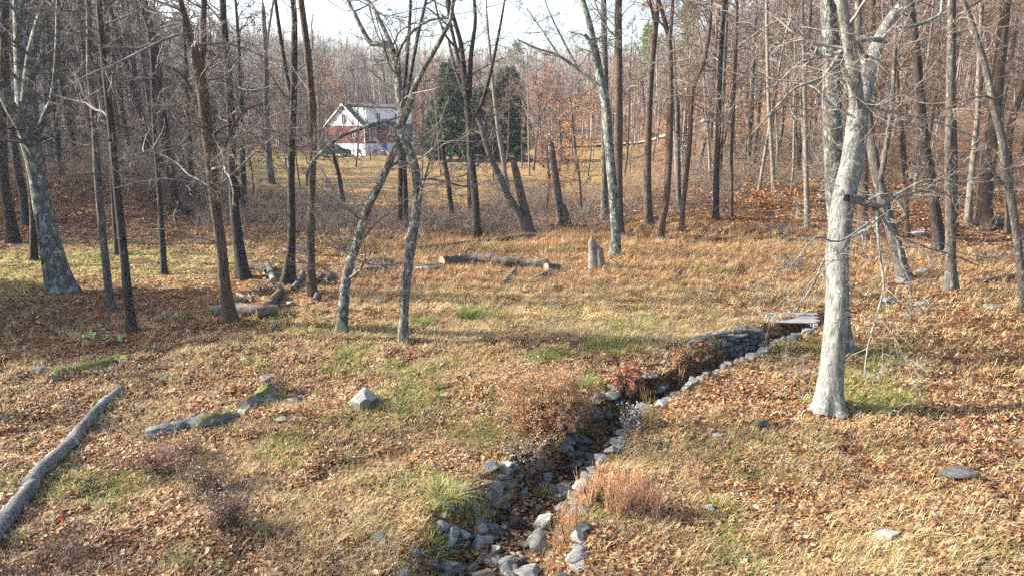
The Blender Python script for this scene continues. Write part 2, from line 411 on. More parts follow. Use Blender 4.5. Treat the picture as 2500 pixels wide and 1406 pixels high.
ground = mesh_np('ground', V, [quads[:, ::-1], tri[:, ::-1]], mat('ground_soil', gm, .95, .1), tint=np.vstack([tint, tint[:1]]), smooth=True)
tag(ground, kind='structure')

# water in the ditch
def flatline(n=60):
    seg = np.linspace(0, len(CK) - 1.001, n); i = seg.astype(int); f = (seg - i)[:, None]
    return CK[i] * (1 - f) + CK[i + 1] * f
fl = flatline(120); T = unit(np.gradient(fl[:, :2], axis=0)); Nn = np.stack([T[:, 1], -T[:, 0]], -1)
wz = np.minimum.accumulate((height(fl[:, 0], fl[:, 1]))[::-1])[::-1] + .05
wv = np.vstack([np.column_stack([fl[:, :2] + Nn * (fl[:, 2:3] * .55), wz]), np.column_stack([fl[:, :2] - Nn * (fl[:, 2:3] * .55), wz])])
k = np.arange(119); wq = np.stack([k, k + 1, k + 121, k + 120], -1)
def wm(n, b):
    b.inputs['Base Color'].default_value = (.03, .024, .018, 1); bump(n, b, noiz(n, coords(n, (1, 1, 1)), 8, 3), .4, .02)
tag(mesh_np('stream_water', wv, [wq], mat('dark_water', wm, .08, .5), smooth=True), kind='structure')

# ------------------------------------------------------------------ leaf litter and grass (uncountable)
def scatter(n, d0, d1, g, pmax=2620, pmin=-120):
    d = g.uniform(d0, d1, n); az = g.uniform(math.atan((pmin - 1250) / F) - .06, math.atan((pmax - 1250) / F) + .06, n)
    return d * np.sin(az), d * np.cos(az), d
def leaves_at(acc, g, P, size, col, lie=.5, big=False):
    m = len(P)
    nrm = unit(np.column_stack([g.normal(0, lie, m), g.normal(0, lie, m), np.ones(m)]))
    a = unit(np.cross(nrm, g.normal(0, 1, (m, 3)))); b = np.cross(nrm, a)
    # a lobed outline of eight points around a raised rib, curled
    if big:
        u = np.array([-1, -.35, -.55, .15, .25, 1.0, .25, .15, -.55, -.35]); v = np.array([0, -.25, -.62, -.35, -.72, 0, .72, .35, .62, .25])
    else:
        u = np.array([-1, -.3, .35, 1.0, .35, -.3]); v = np.array([0, -.55, -.5, 0, .5, .55])
    kk = len(u); curl = g.uniform(-.25, .9, m)
    cc = np.stack([u, v], -1)
    X = P[:, None, :] + size[:, None, None] * .5 * (a[:, None, :] * cc[None, :, :1] + b[:, None, :] * (cc[None, :, 1:] * g.uniform(.7, 1.1, m)[:, None, None]) + nrm[:, None, :] * (curl[:, None, None] * (np.abs(cc[None, :, 1:]) * .8 + .25 * cc[None, :, :1] ** 2)))
    V = np.concatenate([P[:, None, :], X], 1).reshape(-1, 3)
    base = (np.arange(m) * (kk + 1))[:, None]
    k = np.arange(kk); tr = np.stack([np.zeros(kk, int), 1 + k, 1 + (k + 1) % kk], -1)
    tr = (base[:, :, None] + tr[None]).reshape(-1, 3)
    acc.add(V, None, tr, np.repeat(col, kk + 1, axis=0))
LP = np.array([[.31, .125, .05], [.46, .28, .145], [.20, .078, .038], [.09, .042, .026], [.60, .44, .28], [.46, .17, .045], [.40, .22, .10], [.52, .38, .08]])
def leafcol(g, n, w=(.20, .22, .17, .12, .12, .045, .15, .012)):
    w = np.array(w) / sum(w); return LP[g.choice(len(LP), n, p=w)] * g.uniform(.75, 1.2, (n, 1))
g = np.random.default_rng(1)
for big, n, d0, d1 in ((True, 70000, 5.5, 16), (None, 150000, 5.5, 17), (False, 150000, 16, 46)):
    x, y, d = scatter(n, d0, d1, g); z = height(x, y); gr, st, lw = cover(x, y, z)
    cl = fbm(x / .5, y / .5, 77)
    keep = g.uniform(0, 1, n) < np.clip(1.15 - gr * .95 - st * .72 - lw, .06, 1) * (1 - .75 * np.clip(blobs(*project(x, y, z), [(260,640,330,36,1.4),(-30,680,170,45,1.2)]), 0, 1)) * np.clip((3.2 if big is not None else 5) * (cl - (.30 if big is not None else .1)), .12, 1)
    cdd, _w = creek_d(x, y); keep &= (cdd > _w * .8) | (g.uniform(0, 1, n) < .35)
    x, y, z, d = x[keep], y[keep], z[keep], d[keep]
    acc = Acc(); P = np.column_stack([x, y, z + g.uniform(.004, .045, len(x))])
    pxx, pyy = project(x, y, z); dk = (g.uniform(0, 1, len(x)) < blobs(pxx, pyy, SHADE_RUST) * .85)[:, None]
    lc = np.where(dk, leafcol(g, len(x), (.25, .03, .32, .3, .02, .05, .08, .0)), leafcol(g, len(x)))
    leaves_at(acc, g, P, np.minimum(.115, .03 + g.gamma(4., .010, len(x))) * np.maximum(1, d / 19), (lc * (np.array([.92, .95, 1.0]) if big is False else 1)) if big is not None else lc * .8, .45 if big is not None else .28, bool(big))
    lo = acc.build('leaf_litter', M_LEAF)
    tag(lo, 'rust and tan fallen leaves carpeting the clearing' if big else 'small matted brown leaves under the loose leaves' if big is None else 'fallen leaves over the back of the clearing', 'leaf litter', kind='stuff')
def blades(acc, g, P, H, W, col, lean=.5, seg=3, out=None):
    """P (m,3) roots"""
    m = len(P); az = g.uniform(0, 6.283, m); dr = np.column_stack([np.cos(az), np.sin(az), np.zeros(m)])
    if out is not None: dr = unit(dr * .6 + out)
    ln = g.uniform(.15, 1.0, m) * lean
    side = np.column_stack([-np.sin(az + .5), np.cos(az + .5), np.zeros(m)])
    rows = []
    for k in range(seg + 1):
        t = k / seg
        c = P + np.column_stack([np.zeros(m), np.zeros(m), H * (t - ln * .45 * t * t)]) + dr * (H * ln * t * t)[:, None]
        ww = (W * (1 - t) ** .7)[:, None] if k < seg else 0
        rows += [c - side * ww, c + side * ww] if k < seg else [c]
    V = np.stack(rows, 1); kk = V.shape[1]; base = (np.arange(m) * kk)[:, None, None]
    q = np.array([[2 * i, 2 * i + 1, 2 * i + 3, 2 * i + 2] for i in range(seg - 1)]); t = np.array([[kk - 3, kk - 2, kk - 1]])
    acc.add(V.reshape(-1, 3), (base + q[None]).reshape(-1, 4), (base + t[None]).reshape(-1, 3), np.repeat(col, kk, axis=0))
GREENS = np.array([[.17, .21, .05], [.30, .32, .08], [.11, .15, .035], [.42, .41, .15]])
STRAWS = np.array([[.54, .44, .24], [.64, .55, .34], [.42, .32, .17], [.50, .40, .17]])
RUSTS = np.array([[.42, .25, .12], [.34, .20, .10], [.52, .34, .16], [.30, .18, .10]])
def pick(g, pal, n): return pal[g.integers(0, len(pal), n)] * g.uniform(.75, 1.2, (n, 1))
acc = Acc()
for n, d0, d1 in ((90000, 5.5, 17), (60000, 16, 33)):
    x, y, d = scatter(n, d0, d1, g); z = height(x, y); gr, st, lw = cover(x, y, z); cdd, _ = creek_d(x, y)
    u = g.uniform(0, 1, n); px, py = project(x, y, z)
    rust = np.clip(sm(760, 640, py) * sm(700, 1000, px) + .25, 0, 1)
    isg = u < gr * .9; iss = (~isg) & (g.uniform(0, 1, n) < st * .85 + .06 + rust * .30)
    k = (isg | iss) & (cdd > .45) & (fbm(x / .45, y / .45, 91) > .30)
    x, y, z, d, isg, rust = x[k], y[k], z[k], d[k], isg[k], rust[k]
    m = len(x); rep = 7
    col = np.where(isg[:, None], pick(g, GREENS, m), np.where((g.uniform(0, 1, m) < rust * .85)[:, None], pick(g, RUSTS, m), pick(g, STRAWS, m)))
    field = (np.repeat(y, rep) > 18) & (np.repeat(x, rep) < -.25 * np.repeat(y, rep))
    P = np.repeat(np.column_stack([x, y, z - .01]), rep, axis=0) + np.column_stack([g.normal(0, .05, (m * rep, 2)), np.zeros(m * rep)])
    col = np.repeat(col, rep, axis=0) * g.uniform(.8, 1.25, (m * rep, 1))
    H = g.uniform(.07, .19, m * rep) * np.repeat(np.maximum(1, d / 16), rep) * np.repeat(np.where(isg, 1, 1.15), rep) * np.where(field, .4, 1)
    W = g.uniform(.0026, .0046, m * rep) * np.maximum(1, np.repeat(d, rep) / 11)
    blades(acc, g, P, H, W, col, 1.3)
tag(acc.build('grass', M_GRASS), 'green and straw coloured grass growing between the leaves', 'grass', kind='stuff')

def tussock(px, py, wpx, kind, label, hm=1.0, n=260, name='grass_tussock', group=None, lean=1.3):
    p = at(px, py); s = p.y / math.cos(PITCH) / F; r = wpx * s / 2; acc = Acc(); g = np.random.default_rng(int(px + py))
    a = g.uniform(0, 6.283, n); q = np.sqrt(g.uniform(0, 1, n)) * r * .6
    out = np.column_stack([np.cos(a), np.sin(a), np.zeros(n)]) * (q / r)[:, None] * 1.5
    P = np.column_stack([p.x + q * np.cos(a), p.y + q * np.sin(a) * .8, np.zeros(n)]); P[:, 2] = height(P[:, 0], P[:, 1]) - .02
    pal = {'green': GREENS, 'straw': STRAWS, 'rust': RUSTS, 'mix': np.vstack([GREENS, STRAWS]), 'sedge': GREENS * .7}[kind]
    blades(acc, g, P, g.uniform(.6, 1.2, n) * r * hm, g.uniform(.003, .006, n), pick(g, pal, n), lean, 4, out)
    o = acc.build(name, M_GRASS, loc=p); return tag(o, label, 'grass clump', group)
for a in [(1065,1345,110,'sedge','dark green sedge tussock left of the ditch at the bottom of the picture',1.0,500),
          (1325,1205,60,'green','bright green sedge tuft inside the stony ditch below the brown bush',1.1,260),
          (1085,1215,130,'mix','big straw and green tussock overhanging the left bank of the ditch',1.0,600),
          (1395,1145,45,'green','small green plant tuft between the ditch stones under the dark slab',.8,160),
          (1430,940,90,'green','green grass tussock just right of the round brown bush',.8,320),
          (1335,872,110,'green','wide green tussock in the straw grass above the brown bush',.6,360),
          (1150,770,110,'green','bright yellow-green tussock in the middle of the clearing',.6,360),
          (1035,787,90,'green','bright green tussock just right of the forked grey tree',.6,300),
          (1500,838,130,'mix','pale green and straw tussock above the ditch',.6,400),
          (1560,805,90,'mix','feathery straw tussock left of the dry stone wall',1.0,300),
          (1250,828,90,'rust','low reddish brown tussock in the centre of the clearing',.7,300),
          (1560,750,60,'green','small dark green tuft in the straw band at the back',.7,160),
          (1345,722,50,'green','small green tuft below the cut fallen trunk',.6,140),
          (445,1372,80,'mix','yellow-green tussock alone near the lower left edge',.8,260),
          (610,885,60,'green','small bright green tuft left of the leaning trunk foot',.5,180),
          (1180,822,60,'green','little green tuft between the forked grey tree and the brown bush',.7,150),
          (1440,1055,70,'rust','rusty brown tussock hanging over the ditch below the bush',1.1,300),
          (40,1312,80,'green','green grass tuft at the low end of the long grey log',.8,180),
          (370,1150,70,'green','green grass tuft right of the long grey log',.5,160),
          (2060,1325,70,'mix','pale green tuft in the dry grass at lower right',.6,180),
          (2330,1350,60,'straw','round straw tuft in the leaves at lower right',.5,180),
          (1290,1020,90,'straw','straw tussock in front of the round brown bush',.9,280)]:
    tussock(*a)

# tall thin dry grass stems
def stems(px, py, wpx, hpx, n, label, pal, name='dry_grass_clump', grp=None, wdt=.0035):
    p = at(px, py); s = np.linalg.norm(np.array(p) - [0, 0, CAMZ]) / F; g = np.random.default_rng(int(px * 3 + py)); r = wpx * s / 2; H = hpx * s
    n = int(n * 1.1); cx_ = g.integers(0, 4, n); P = np.column_stack([p.x + (cx_ - 1.5) * r * .42 + g.normal(0, r * .10, n), p.y + np.sin(cx_ * 2.1) * r * .5 + g.normal(0, r * .12, n), np.zeros(n)]); P[:, 2] = height(P[:, 0], P[:, 1]) - .02
    D = np.column_stack([g.normal(0, .1, (n, 2)), np.ones(n)]); L = g.uniform(.6, 1.1, n) * H
    Q, Rd = grow(g, P, D, L, np.full(n, wdt), 5, .06, 0, .5); acc = Acc(); col = pick(g, pal, n); tubes(acc, Q, Rd, 3, col)
    s2, d2, l2, r2 = spawn(g, Q, Rd, 5, .35, 1, (.15, .5), .16, .8, L)
    Q2, Rd2 = grow(g, s2, d2, l2, np.maximum(r2, .0022), 2, .1, .05); tubes(acc, Q2, Rd2, 3, np.repeat(col, 5, axis=0))
    return tag(acc.build(name, M_GRASS, loc=p), label, 'dry grass', grp)
PINK = np.array([[.54, .31, .18], [.64, .43, .27], [.42, .24, .14]])
GB = 'tall reddish dry grasses by the ditch'
for a in [(1470,1215,60,95,60,'tall pinkish dry grass at the left of its patch beside the ditch'),(1505,1260,60,110,60,'tall pinkish dry grass in the middle front of its patch'),
          (1545,1240,60,100,60,'tall pinkish dry grass second from the right in its patch'),(1590,1262,50,110,55,'tall pinkish dry grass at the right end of its patch'),
          (1430,1240,55,90,55,'pinkish dry grass leaning over the pale ditch stones'),(1530,1190,70,70,45,'short pinkish dry grass at the back of its patch'),
          (1385,1330,55,110,60,'orange dry grass clump beside the pale pointed stone'),(1690,1175,50,60,40,'lone pink dry grass tuft right of the ditch patch'),
          (1652,925,40,60,35,'greyish pink dry grass standing in the ditch before the wall')]:
    stems(*a, PINK, grp=GB)
stems(1583,1050, 30, 100, 26, 'upright green and orange grass beside the white seed heads', np.array([[.35,.30,.08],[.5,.3,.1]]), 'upright_grass')

# ------------------------------------------------------------------ stones
def ico(sub):
    import bmesh
    bm = bmesh.new(); bmesh.ops.create_icosphere(bm, subdivisions=sub, radius=1)
    v = np.array([q.co[:] for q in bm.verts]); f = np.array([[q.index for q in t.verts] for t in bm.faces]); bm.free(); return v, f
ICO3, IF3 = ico(4); ICO2, IF2 = ico(3)
def rockshape(g, hi=True, cuts=9, rough=.05):
    v = (ICO3 if hi else ICO2).copy(); f = IF3 if hi else IF2
    for _ in range(cuts):
        n = unit(g.normal(0, 1, 3) * np.array([1, 1, .8])); o = g.uniform(.34, .78); d = v @ n
        v = v - np.outer(np.maximum(d - o, 0), n)
    for k, a in ((2.2, rough * .8), (6, rough * .6), (14, rough * .5)):
        for _ in range(3):
            n = g.normal(0, 1, 3) * k; v = v * (1 + a * .4 * np.sin(v @ n + g.uniform(0, 6))[:, None])
    return v, f
RM = {}
def rock_mesh(i, m, hi=False):
    key = (i, m, hi)
    if key not in RM:
        g = np.random.default_rng(100 + i); v, f = rockshape(g, hi, 11 + i % 6)
        o = mesh_np('stone', v, [f], RK[m], smooth=False, link=False); RM[key] = o.data; bpy.data.objects.remove(o)
    return RM[key]
def stone_at(p, dims, rz, rx=0, ry=0, i=0, m='grey', label=None, name='stone', cat='stone', grp=None, hi=False, sink=.25, parent=None):
    o = bpy.data.objects.new(name, rock_mesh(i, m, hi)); C.objects.link(o)
    o.location = Vector(p) + Vector((0, 0, dims[2] * (.5 - sink))); o.scale = (dims[0] / 1.5, dims[1] / 1.5, dims[2] / 1.5)
    o.rotation_euler = (rx, ry, rz)
    if parent: o.parent = parent
    else: tag(o, label, cat, grp)
    return o
def rock(px, py, wpx, hpx, m, label, rz=0., i=0, dep=.8, rx=0, ry=0, name='rock', sink=.3, flatk=.85):
    p = at(px, py); s = np.linalg.norm(np.array(p) - [0, 0, CAMZ]) / F
    W = wpx * s; H = hpx * s * flatk
    return stone_at(p, (W, W * dep, H), rz, rx, ry, i, m, label, name, 'rock', None, True, sink)
RIDGES = 1
rock(725, 985, 44, 32, 'grey', 'squarish grey-blue rock right of the blue-grey boulder', .1, 8, .8)
rock(735, 962, 26, 24, 'grey', 'small rock perched behind the squarish grey-blue rock', .5, 0, .8)
rock(655, 932, 30, 34, 'grey', 'small upright rock above the blue-grey boulder', .4, 9, .8)
rock(692, 1025, 30, 16, 'pale', 'little pale rock in the grass below the squarish rock', 0, 9, .8)
rock(95, 905, 34, 18, 'grey', 'small blue-grey rock left of the long mossy rock', 0, 1, .7)
rock(407, 922, 34, 14, 'grey', 'small flat grey rock right of the long mossy rock', .1, 2, .5)
rock(627, 1282, 28, 24, 'dark', 'small dark stone in the lower left grass', 0, 5, .8)
rock(927, 1322, 52, 36, 'grey', 'blocky grey stone with a pale top left of the dark sedge tussock', -.3, 4, .55, name='rock')
rock(1862, 1042, 42, 32, 'dark', 'round dark grey rock in front of the big trunk', 0, 6, .85, sink=.15)
rock(1753, 1070, 28, 26, 'pale', 'small pale pointed rock left of the round dark rock', 0, 7, .6)
rock(1731, 1243, 38, 22, 'pale', 'pale grey rock right of the pink grass patch', 0, 8, .7)
rock(1795, 1210, 22, 12, 'grey', 'tiny grey rock right of the pale grey rock', 0, 2, .7)
rock(1893, 1238, 30, 12, 'grey', 'flat grey rock in the dry grass at lower right', 0, 4, .7)
rock(2168, 1312, 62, 34, 'pale', 'flat pale slab in the leaves at lower right', -.5, 5, .55, sink=.3)
rock(2335, 1158, 78, 34, 'dark', 'dark mossy flat-topped rock at the right', .05, 9, .6)
rock(2490, 1083, 28, 20, 'grey', 'grey rock at the right edge of the picture', 0, 1, .8)
rock(1950, 965, 34, 14, 'dark', 'dark flat rock left of the big trunk root', 0, 3, .7)
rock(2255, 748, 56, 24, 'pale', 'flat pale rock beyond the big trunk on the right', 0, 0, .6)
rock(2172, 738, 44, 26, 'pale', 'pale rock at the ditch end right of the big trunk', .2, 6, .7)
rock(2426, 752, 40, 16, 'grey', 'flat grey rock in the leaves at far right', 0, 7, .6)
rock(2196, 690, 34, 14, 'pale', 'pale stone at the foot of the leaning trunk on the right', 0, 2, .7)
rock(2405, 640, 34, 14, 'grey', 'small grey rock under the trees at far right', 0, 8, .7)
rock(2250, 663, 30, 12, 'pale', 'small pale stone right of the leaning trunk foot', .4, 5, .7)
rock(1722, 662, 22, 8, 'pale', 'small white stone on the brown slope', 0, 5, .7)
rock(1795, 660, 12, 16, 'grey', 'small upright grey stone on the brown slope', 0, 4, .7)
rock(2240, 571, 40, 12, 'pale', 'pale rock among the trunks on the right slope', .4, 5, .7)
rock(1585, 978, 34, 14, 'grey', 'flat grey stone right of the white seed heads', 0, 5, .6)
rock(1808, 1330, 16, 12, 'grey', 'tiny stone in the dry grass at bottom right', 0, 5, .6)
# named ditch stones at the near end
rock(1313, 1345, 54, 70, 'pale', 'large pale pointed stone standing on the right bank of the ditch', .1, 2, .6, .1, 0, name='bank_stone', sink=.1)
rock(1292, 1412, 76, 44, 'pale', 'rounded white pitted stone at the bottom edge of the picture', 0, 8, .8, name='bank_stone', sink=.1)
rock(1330, 1282, 52, 44, 'pale', 'pale block on the right bank behind the pointed stone', .3, 5, .8, name='bank_stone', sink=.15)
rock(1372, 1196, 36, 30, 'pale', 'pale block on top of the small stones right of the sedge tuft', .3, 1, .8, name='bank_stone', sink=.1)
rock(1232, 1222, 56, 34, 'brown', 'flat-topped brown slab on the left bank of the ditch', .1, 4, .6, name='bank_stone', sink=.1)
rock(1192, 1226, 34, 34, 'grey', 'blue-grey stone left of the brown slab', .6, 3, .7, name='bank_stone', sink=.1)
rock(1235, 1186, 34, 26, 'grey', 'grey stone above the brown slab', 0, 6, .7, name='bank_stone', sink=.1)
rock(1262, 1292, 58, 54, 'wet', 'big dark wet boulder in the ditch', .5, 0, .7, name='bank_stone', sink=.15)
rock(1185, 1310, 60, 38, 'wet', 'dark rounded boulder left of the big wet boulder', .1, 6, .7, name='bank_stone', sink=.15)
rock(1258, 1152, 30, 40, 'pale', 'tilted pale slab on the left bank pile', -.6, 7, .5, .4, .3, name='bank_stone', sink=.1)
rock(1238, 1160, 50, 38, 'grey', 'blue-grey slab lying against the pale slab on the left bank', -.6, 4, .5, .3, .3, name='bank_stone', sink=.1)
rock(1296, 1160, 26, 34, 'grey', 'blue-grey upright stone right of the tilted slabs', 0, 5, .6, name='bank_stone', sink=.1)
rock(1370, 1150, 40, 22, 'wet', 'dark pointed slab in the ditch bed', .6, 8, .5, name='bank_stone', sink=.1)
rock(1388, 1085, 50, 26, 'grey', 'blue-grey slab on the left bank under the brown bush', -.2, 9, .6, name='bank_stone', sink=.1)
rock(1394, 1122, 22, 34, 'grey', 'ribbed grey upright stone on the left side of the ditch', 0, 2, .6, name='bank_stone', sink=.1)
rock(1490, 1112, 44, 42, 'grey', 'long tilted grey stone on the right side of the ditch', .8, 3, .45, .4, 0, name='bank_stone', sink=.1)
rock(1450, 1135, 40, 28, 'grey', 'grey boulder at the right rim behind the pink grass', .2, 6, .8, name='bank_stone', sink=.1)
rock(1525, 1045, 28, 18, 'grey', 'top flat stone of the little stack under the seed heads', 0, 1, .8, name='bank_stone', sink=-.35)
rock(1522, 1062, 30, 20, 'grey', 'middle flat stone of the little stack under the seed heads', .3, 3, .8, name='bank_stone', sink=-.1)
rock(1515, 1082, 30, 20, 'grey', 'lowest flat stone of the little stack under the seed heads', .1, 9, .8, name='bank_stone', sink=.1)
rock(1100, 1402, 62, 46, 'grey', 'big grey angular stone at the bottom edge left of the stream', -.4, 3, .7, name='bank_stone', sink=.1)
rock(1190, 1405, 60, 24, 'brown', 'brown flat stone at the bottom edge of the ditch', 0, 6, .6, name='bank_stone', sink=.1)
rock(1212, 1352, 28, 32, 'pale', 'rounded cream stone right of the stream', 0, 7, .8, name='bank_stone', sink=.1)
rock(1160, 1335, 20, 26, 'grey', 'small blue-white stone in the middle of the ditch', 0, 5, .7, name='bank_stone', sink=.1)
rock(1590, 925, 40, 22, 'grey', 'green-grey boulder in the leaves left of the dry stone wall', 0, 9, .7, name='bank_stone', sink=.1)
# the rest of the stones lining the ditch
g = np.random.default_rng(11)
dense = flatline(400); seglen = np.concatenate([[0], np.cumsum(np.hypot(*np.diff(dense[:, :2], axis=0).T))])
LBL = {'L': 'grey stone in the row along the left bank of the ditch', 'R': 'pale grey stone in the row along the right rim of the ditch', 'B': 'dark stone lying in the ditch bed'}
SLM = [(1500, 'at the bottom edge'), (1385, 'beside the pointed pale stone'), (1300, 'below the brown slab'), (1230, 'by the sedge tuft'), (1160, 'below the tilted slabs'), (1100, 'before the brown bush'), (1040, 'by the white seed heads'), (980, 'behind the brown bush'), (930, 'just below the dry stone wall'), (890, 'along the dry stone wall'), (835, 'close to the plank bridge')]
def slabel(side, q, sz, m):
    px, py = project(q[0], q[1], float(height(q[0], q[1])))
    w = min(SLM, key=lambda t: abs(t[0] - py))[1]; size = 'small' if sz < .13 else ('large' if sz > .2 else 'medium')
    c = {'grey': 'blue-grey', 'pale': 'pale', 'brown': 'brownish', 'dark': 'dark grey', 'wet': 'wet blackish'}[m]
    return f"{size} {c} stone {dict(L='on the left bank', R='on the right rim', B='in the ditch bed')[side]} {w}"
for side, n in (('L', 62), ('R', 92), ('B', 50)):
    for k in range(n):
        t = (k + g.uniform(0, 1) * (.5 if side == 'R' else 1)) / n; t = t ** .85 if side != 'B' else t ** 1.3 * .55
        if side == 'L' and t > .62: t *= .6
        sdist = t * seglen[-1] * (.80 if side == 'R' else .78); i = min(398, int(np.searchsorted(seglen, sdist)))
        c = dense[i]; tt = unit(dense[i + 1, :2] - dense[i, :2]); nn = np.array([tt[1], -tt[0]])
        if side == 'L': off = -c[2] * g.uniform(.45, 1.3); sz = g.uniform(.09, .22) + .16 * g.uniform() ** 3; m = ['grey', 'dark', 'brown', 'grey'][g.integers(0, 4)]
        elif side == 'R': off = c[2] * g.uniform(.88, 1.06); sz = g.uniform(.15, .27); m = ['grey', 'pale', 'pale', 'grey'][g.integers(0, 4)]
        else: off = g.uniform(-.6, .6) * c[2]; sz = g.uniform(.07, .2); m = ['wet', 'dark', 'brown', 'grey'][g.integers(0, 4)]
        q = c[:2] + nn * off
        stone_at((q[0], q[1], float(height(q[0], q[1]))), (sz * g.uniform(.9, 1.5), sz, sz * g.uniform(.45, .8)), g.uniform(0, 6.28), g.uniform(-.3, .3), g.uniform(-.3, .3), int(g.integers(0, 10)), m, slabel(side, q, sz, m), 'ditch_stone', grp={'L': 'stones along the left bank of the ditch', 'R': 'stones along the right rim of the ditch', 'B': 'stones in the ditch bed'}[side], sink=g.uniform(-.15, .15) if side == 'R' else .12)
for cx, cy, rx, ry, n_, wh in ((1250, 1165, 60, 28, 22, 'in the pile by the tilted slabs'), (1200, 1232, 70, 22, 16, 'beside the flat brown slab'), (1140, 1315, 90, 30, 24, 'in the rubble left of the big wet boulder'), (1150, 1385, 110, 28, 30, 'in the rubble at the bottom of the ditch'), (1385, 1110, 40, 26, 14, 'in the pile below the brown bush'), (1385, 1215, 34, 22, 14, 'in the pile right of the sedge tuft'), (1250, 1385, 40, 30, 12, 'near the rounded cream stone')):
    for k in range(int(n_ * .7)):
        q = at(cx + g.normal(0, rx * .5), cy + g.normal(0, ry * .5)); sz = g.uniform(.08, .2) + .14 * g.uniform() ** 3; m = ['grey', 'dark', 'brown', 'grey', 'pale', 'wet'][g.integers(0, 6)]
        stone_at(q, (sz * g.uniform(.9, 1.6), sz, sz * g.uniform(.4, .8)), g.uniform(0, 6.28), g.uniform(-.4, .4), g.uniform(-.4, .4), int(g.integers(0, 10)), m, f"{'small' if sz < .13 else 'large' if sz > .2 else 'medium'} {dict(grey='blue-grey', dark='dark grey', brown='brownish', pale='pale', wet='blackish')[m]} stone {wh}", 'ditch_stone', grp='loose stones spilled along the ditch', sink=.1)
# dry stone wall on the far side of the ditch
wroot = None
pts = [flat(a, b) for a, b in [(1662, 893), (1700, 868), (1735, 845), (1790, 838), (1840, 825), (1868, 815)]]
pa = at(1662, 893); wroot = empty('dry_stone_wall', pa, 'dark grey dry stone wall lining the ditch below the plank bridge', 'stone wall')
cum = np.concatenate([[0], np.cumsum([np.linalg.norm(pts[k + 1] - pts[k]) for k in range(5)])]); PT = np.array(pts)
nst = 0
for lay in range(6):
    x = g.uniform(0, .1)
    while x < cum[-1]:
        L = g.uniform(.2, .42); xm = x + L / 2
        hmax = 2 + 4 * sm(.3, 1.4, xm) - (1.5 * sm(cum[-1] * .75, cum[-1], xm))
        if lay < hmax:
            q = np.array([np.interp(xm, cum, PT[:, 0]), np.interp(xm, cum, PT[:, 1])])
            o = stone_at((q[0] - .02 * lay + g.uniform(-.04, .04) - pa.x, q[1] + .10 + .045 * lay - pa.y + g.uniform(-.03, .03), -.42 + .115 * lay), (L * 1.12, g.uniform(.22, .34), g.uniform(.12, .17)), g.uniform(-.25, .35) + .35, g.uniform(-.12, .12), g.uniform(-.1, .1), int(g.integers(0, 10)), ['grey', 'grey', 'dark'][g.integers(0, 3)], parent=wroot, sink=.2); nst += 1
        x += L
# plank bridge
WOODG = plainmat('weathered_plank', (.22, .215, .215), .8, .3, 14); WOODC = plainmat('cut_wood', (.25, .18, .11), .8, .2, 12); WOODP = plainmat('pale_dead_wood', (.50, .46, .40), .85, .3, 10)
import bmesh
def box(name, dims, loc, m, parent=None, rot=(0, 0, 0), bev=.006):
    bm = bmesh.new(); bmesh.ops.create_cube(bm, size=1); bmesh.ops.scale(bm, vec=dims, verts=bm.verts)
    if bev: bmesh.ops.bevel(bm, geom=bm.edges, offset=bev, segments=1, affect='EDGES')
    me = bpy.data.meshes.new(name); bm.to_mesh(me); bm.free(); me.materials.append(m)
    o = bpy.data.objects.new(name, me); C.objects.link(o); o.location = loc; o.rotation_euler = rot
    if parent: o.parent = parent
    return o
p0 = at(1928, 803)
br = empty('plank_bridge', (p0.x, p0.y + .25, p0.z + .02), 'weathered grey plank footbridge laid over the ditch left of the big trunk', 'footbridge', rz=-.05)
for k in range(6): box('plank', (1.5 + .06 * (k % 2), .142, .035), (.05 * k - .1 + (.05 if k % 2 else 0), -.33 + k * .165, .19), WOODG, br, (R(1.2 * (k % 3 - 1)), 0, R(.8 * (k % 2))))
box('beam', (.12, .85, .1), (-.6, 0, .12), WOODP, br); box('beam', (.12, .85, .1), (.6, 0, .12), WOODP, br)

# ------------------------------------------------------------------ logs, stump, sticks
def log(pts, label, m='grey', name='fallen_log', lift=.95, endm=None, sides=14, grp=None, cat='log'):
    P = []; Rr = []
    for a, b, wd in pts:
        p = at(a, b); s = np.linalg.norm(np.array(p) - [0, 0, CAMZ]) / F; r = wd * s / 2; P.append([p.x, p.y, p.z + r * lift]); Rr.append(r)
    P, Rr = smoothline(P, Rr, .08); acc = Acc(); g = np.random.default_rng(int(pts[0][0] * 7 + pts[0][1]))
    trunk_tube(acc, P, Rr * (1 + .05 * g.normal(0, 1, len(Rr))), sides, g, 0, .06)
    root = P[0].copy()
    if endm is None:
        acc2 = Acc(); V = acc.v[0]; n = len(P)
        for row in (V[:sides], V[-sides:]): acc.add(np.vstack([row, row.mean(0)]), None, np.array([[k, (k + 1) % sides, sides] for k in range(sides)]))
        o = acc.build(name, (BARK['dead'] if m in ('grey', 'brown', 'dark') else BARK[m]), loc=root, smooth=True); return tag(o, label, cat, grp)
    e = empty(name, root, label, cat, grp); V = acc.v[0]
    o = acc.build('bark', (BARK['dead'] if m in ('grey', 'brown', 'dark') else BARK[m]), loc=root, smooth=True); par(o, e)
    for row in (V[:sides], V[-sides:]):
        a = Acc(); a.add(np.vstack([row, row.mean(0)]), None, np.array([[k, (k + 1) % sides, sides] for k in range(sides)])); q = a.build('cut_end', endm, loc=root); par(q, e)
    return e
log([(-30,1350,32),(20,1278,31),(48,1240,30),(82,1198,28)], 'lowest and thickest section of the long grey log at lower left', 'log', endm=WOODP)
log([(72,1196,26),(100,1162,27),(125,1140,26),(172,1094,24)], 'second section of the long grey log from its low end', 'log', endm=WOODP)
log([(176,1093,25),(195,1062,23),(215,1042,23),(236,1012,20)], 'third section of the long grey log from its low end', 'log', endm=WOODP)
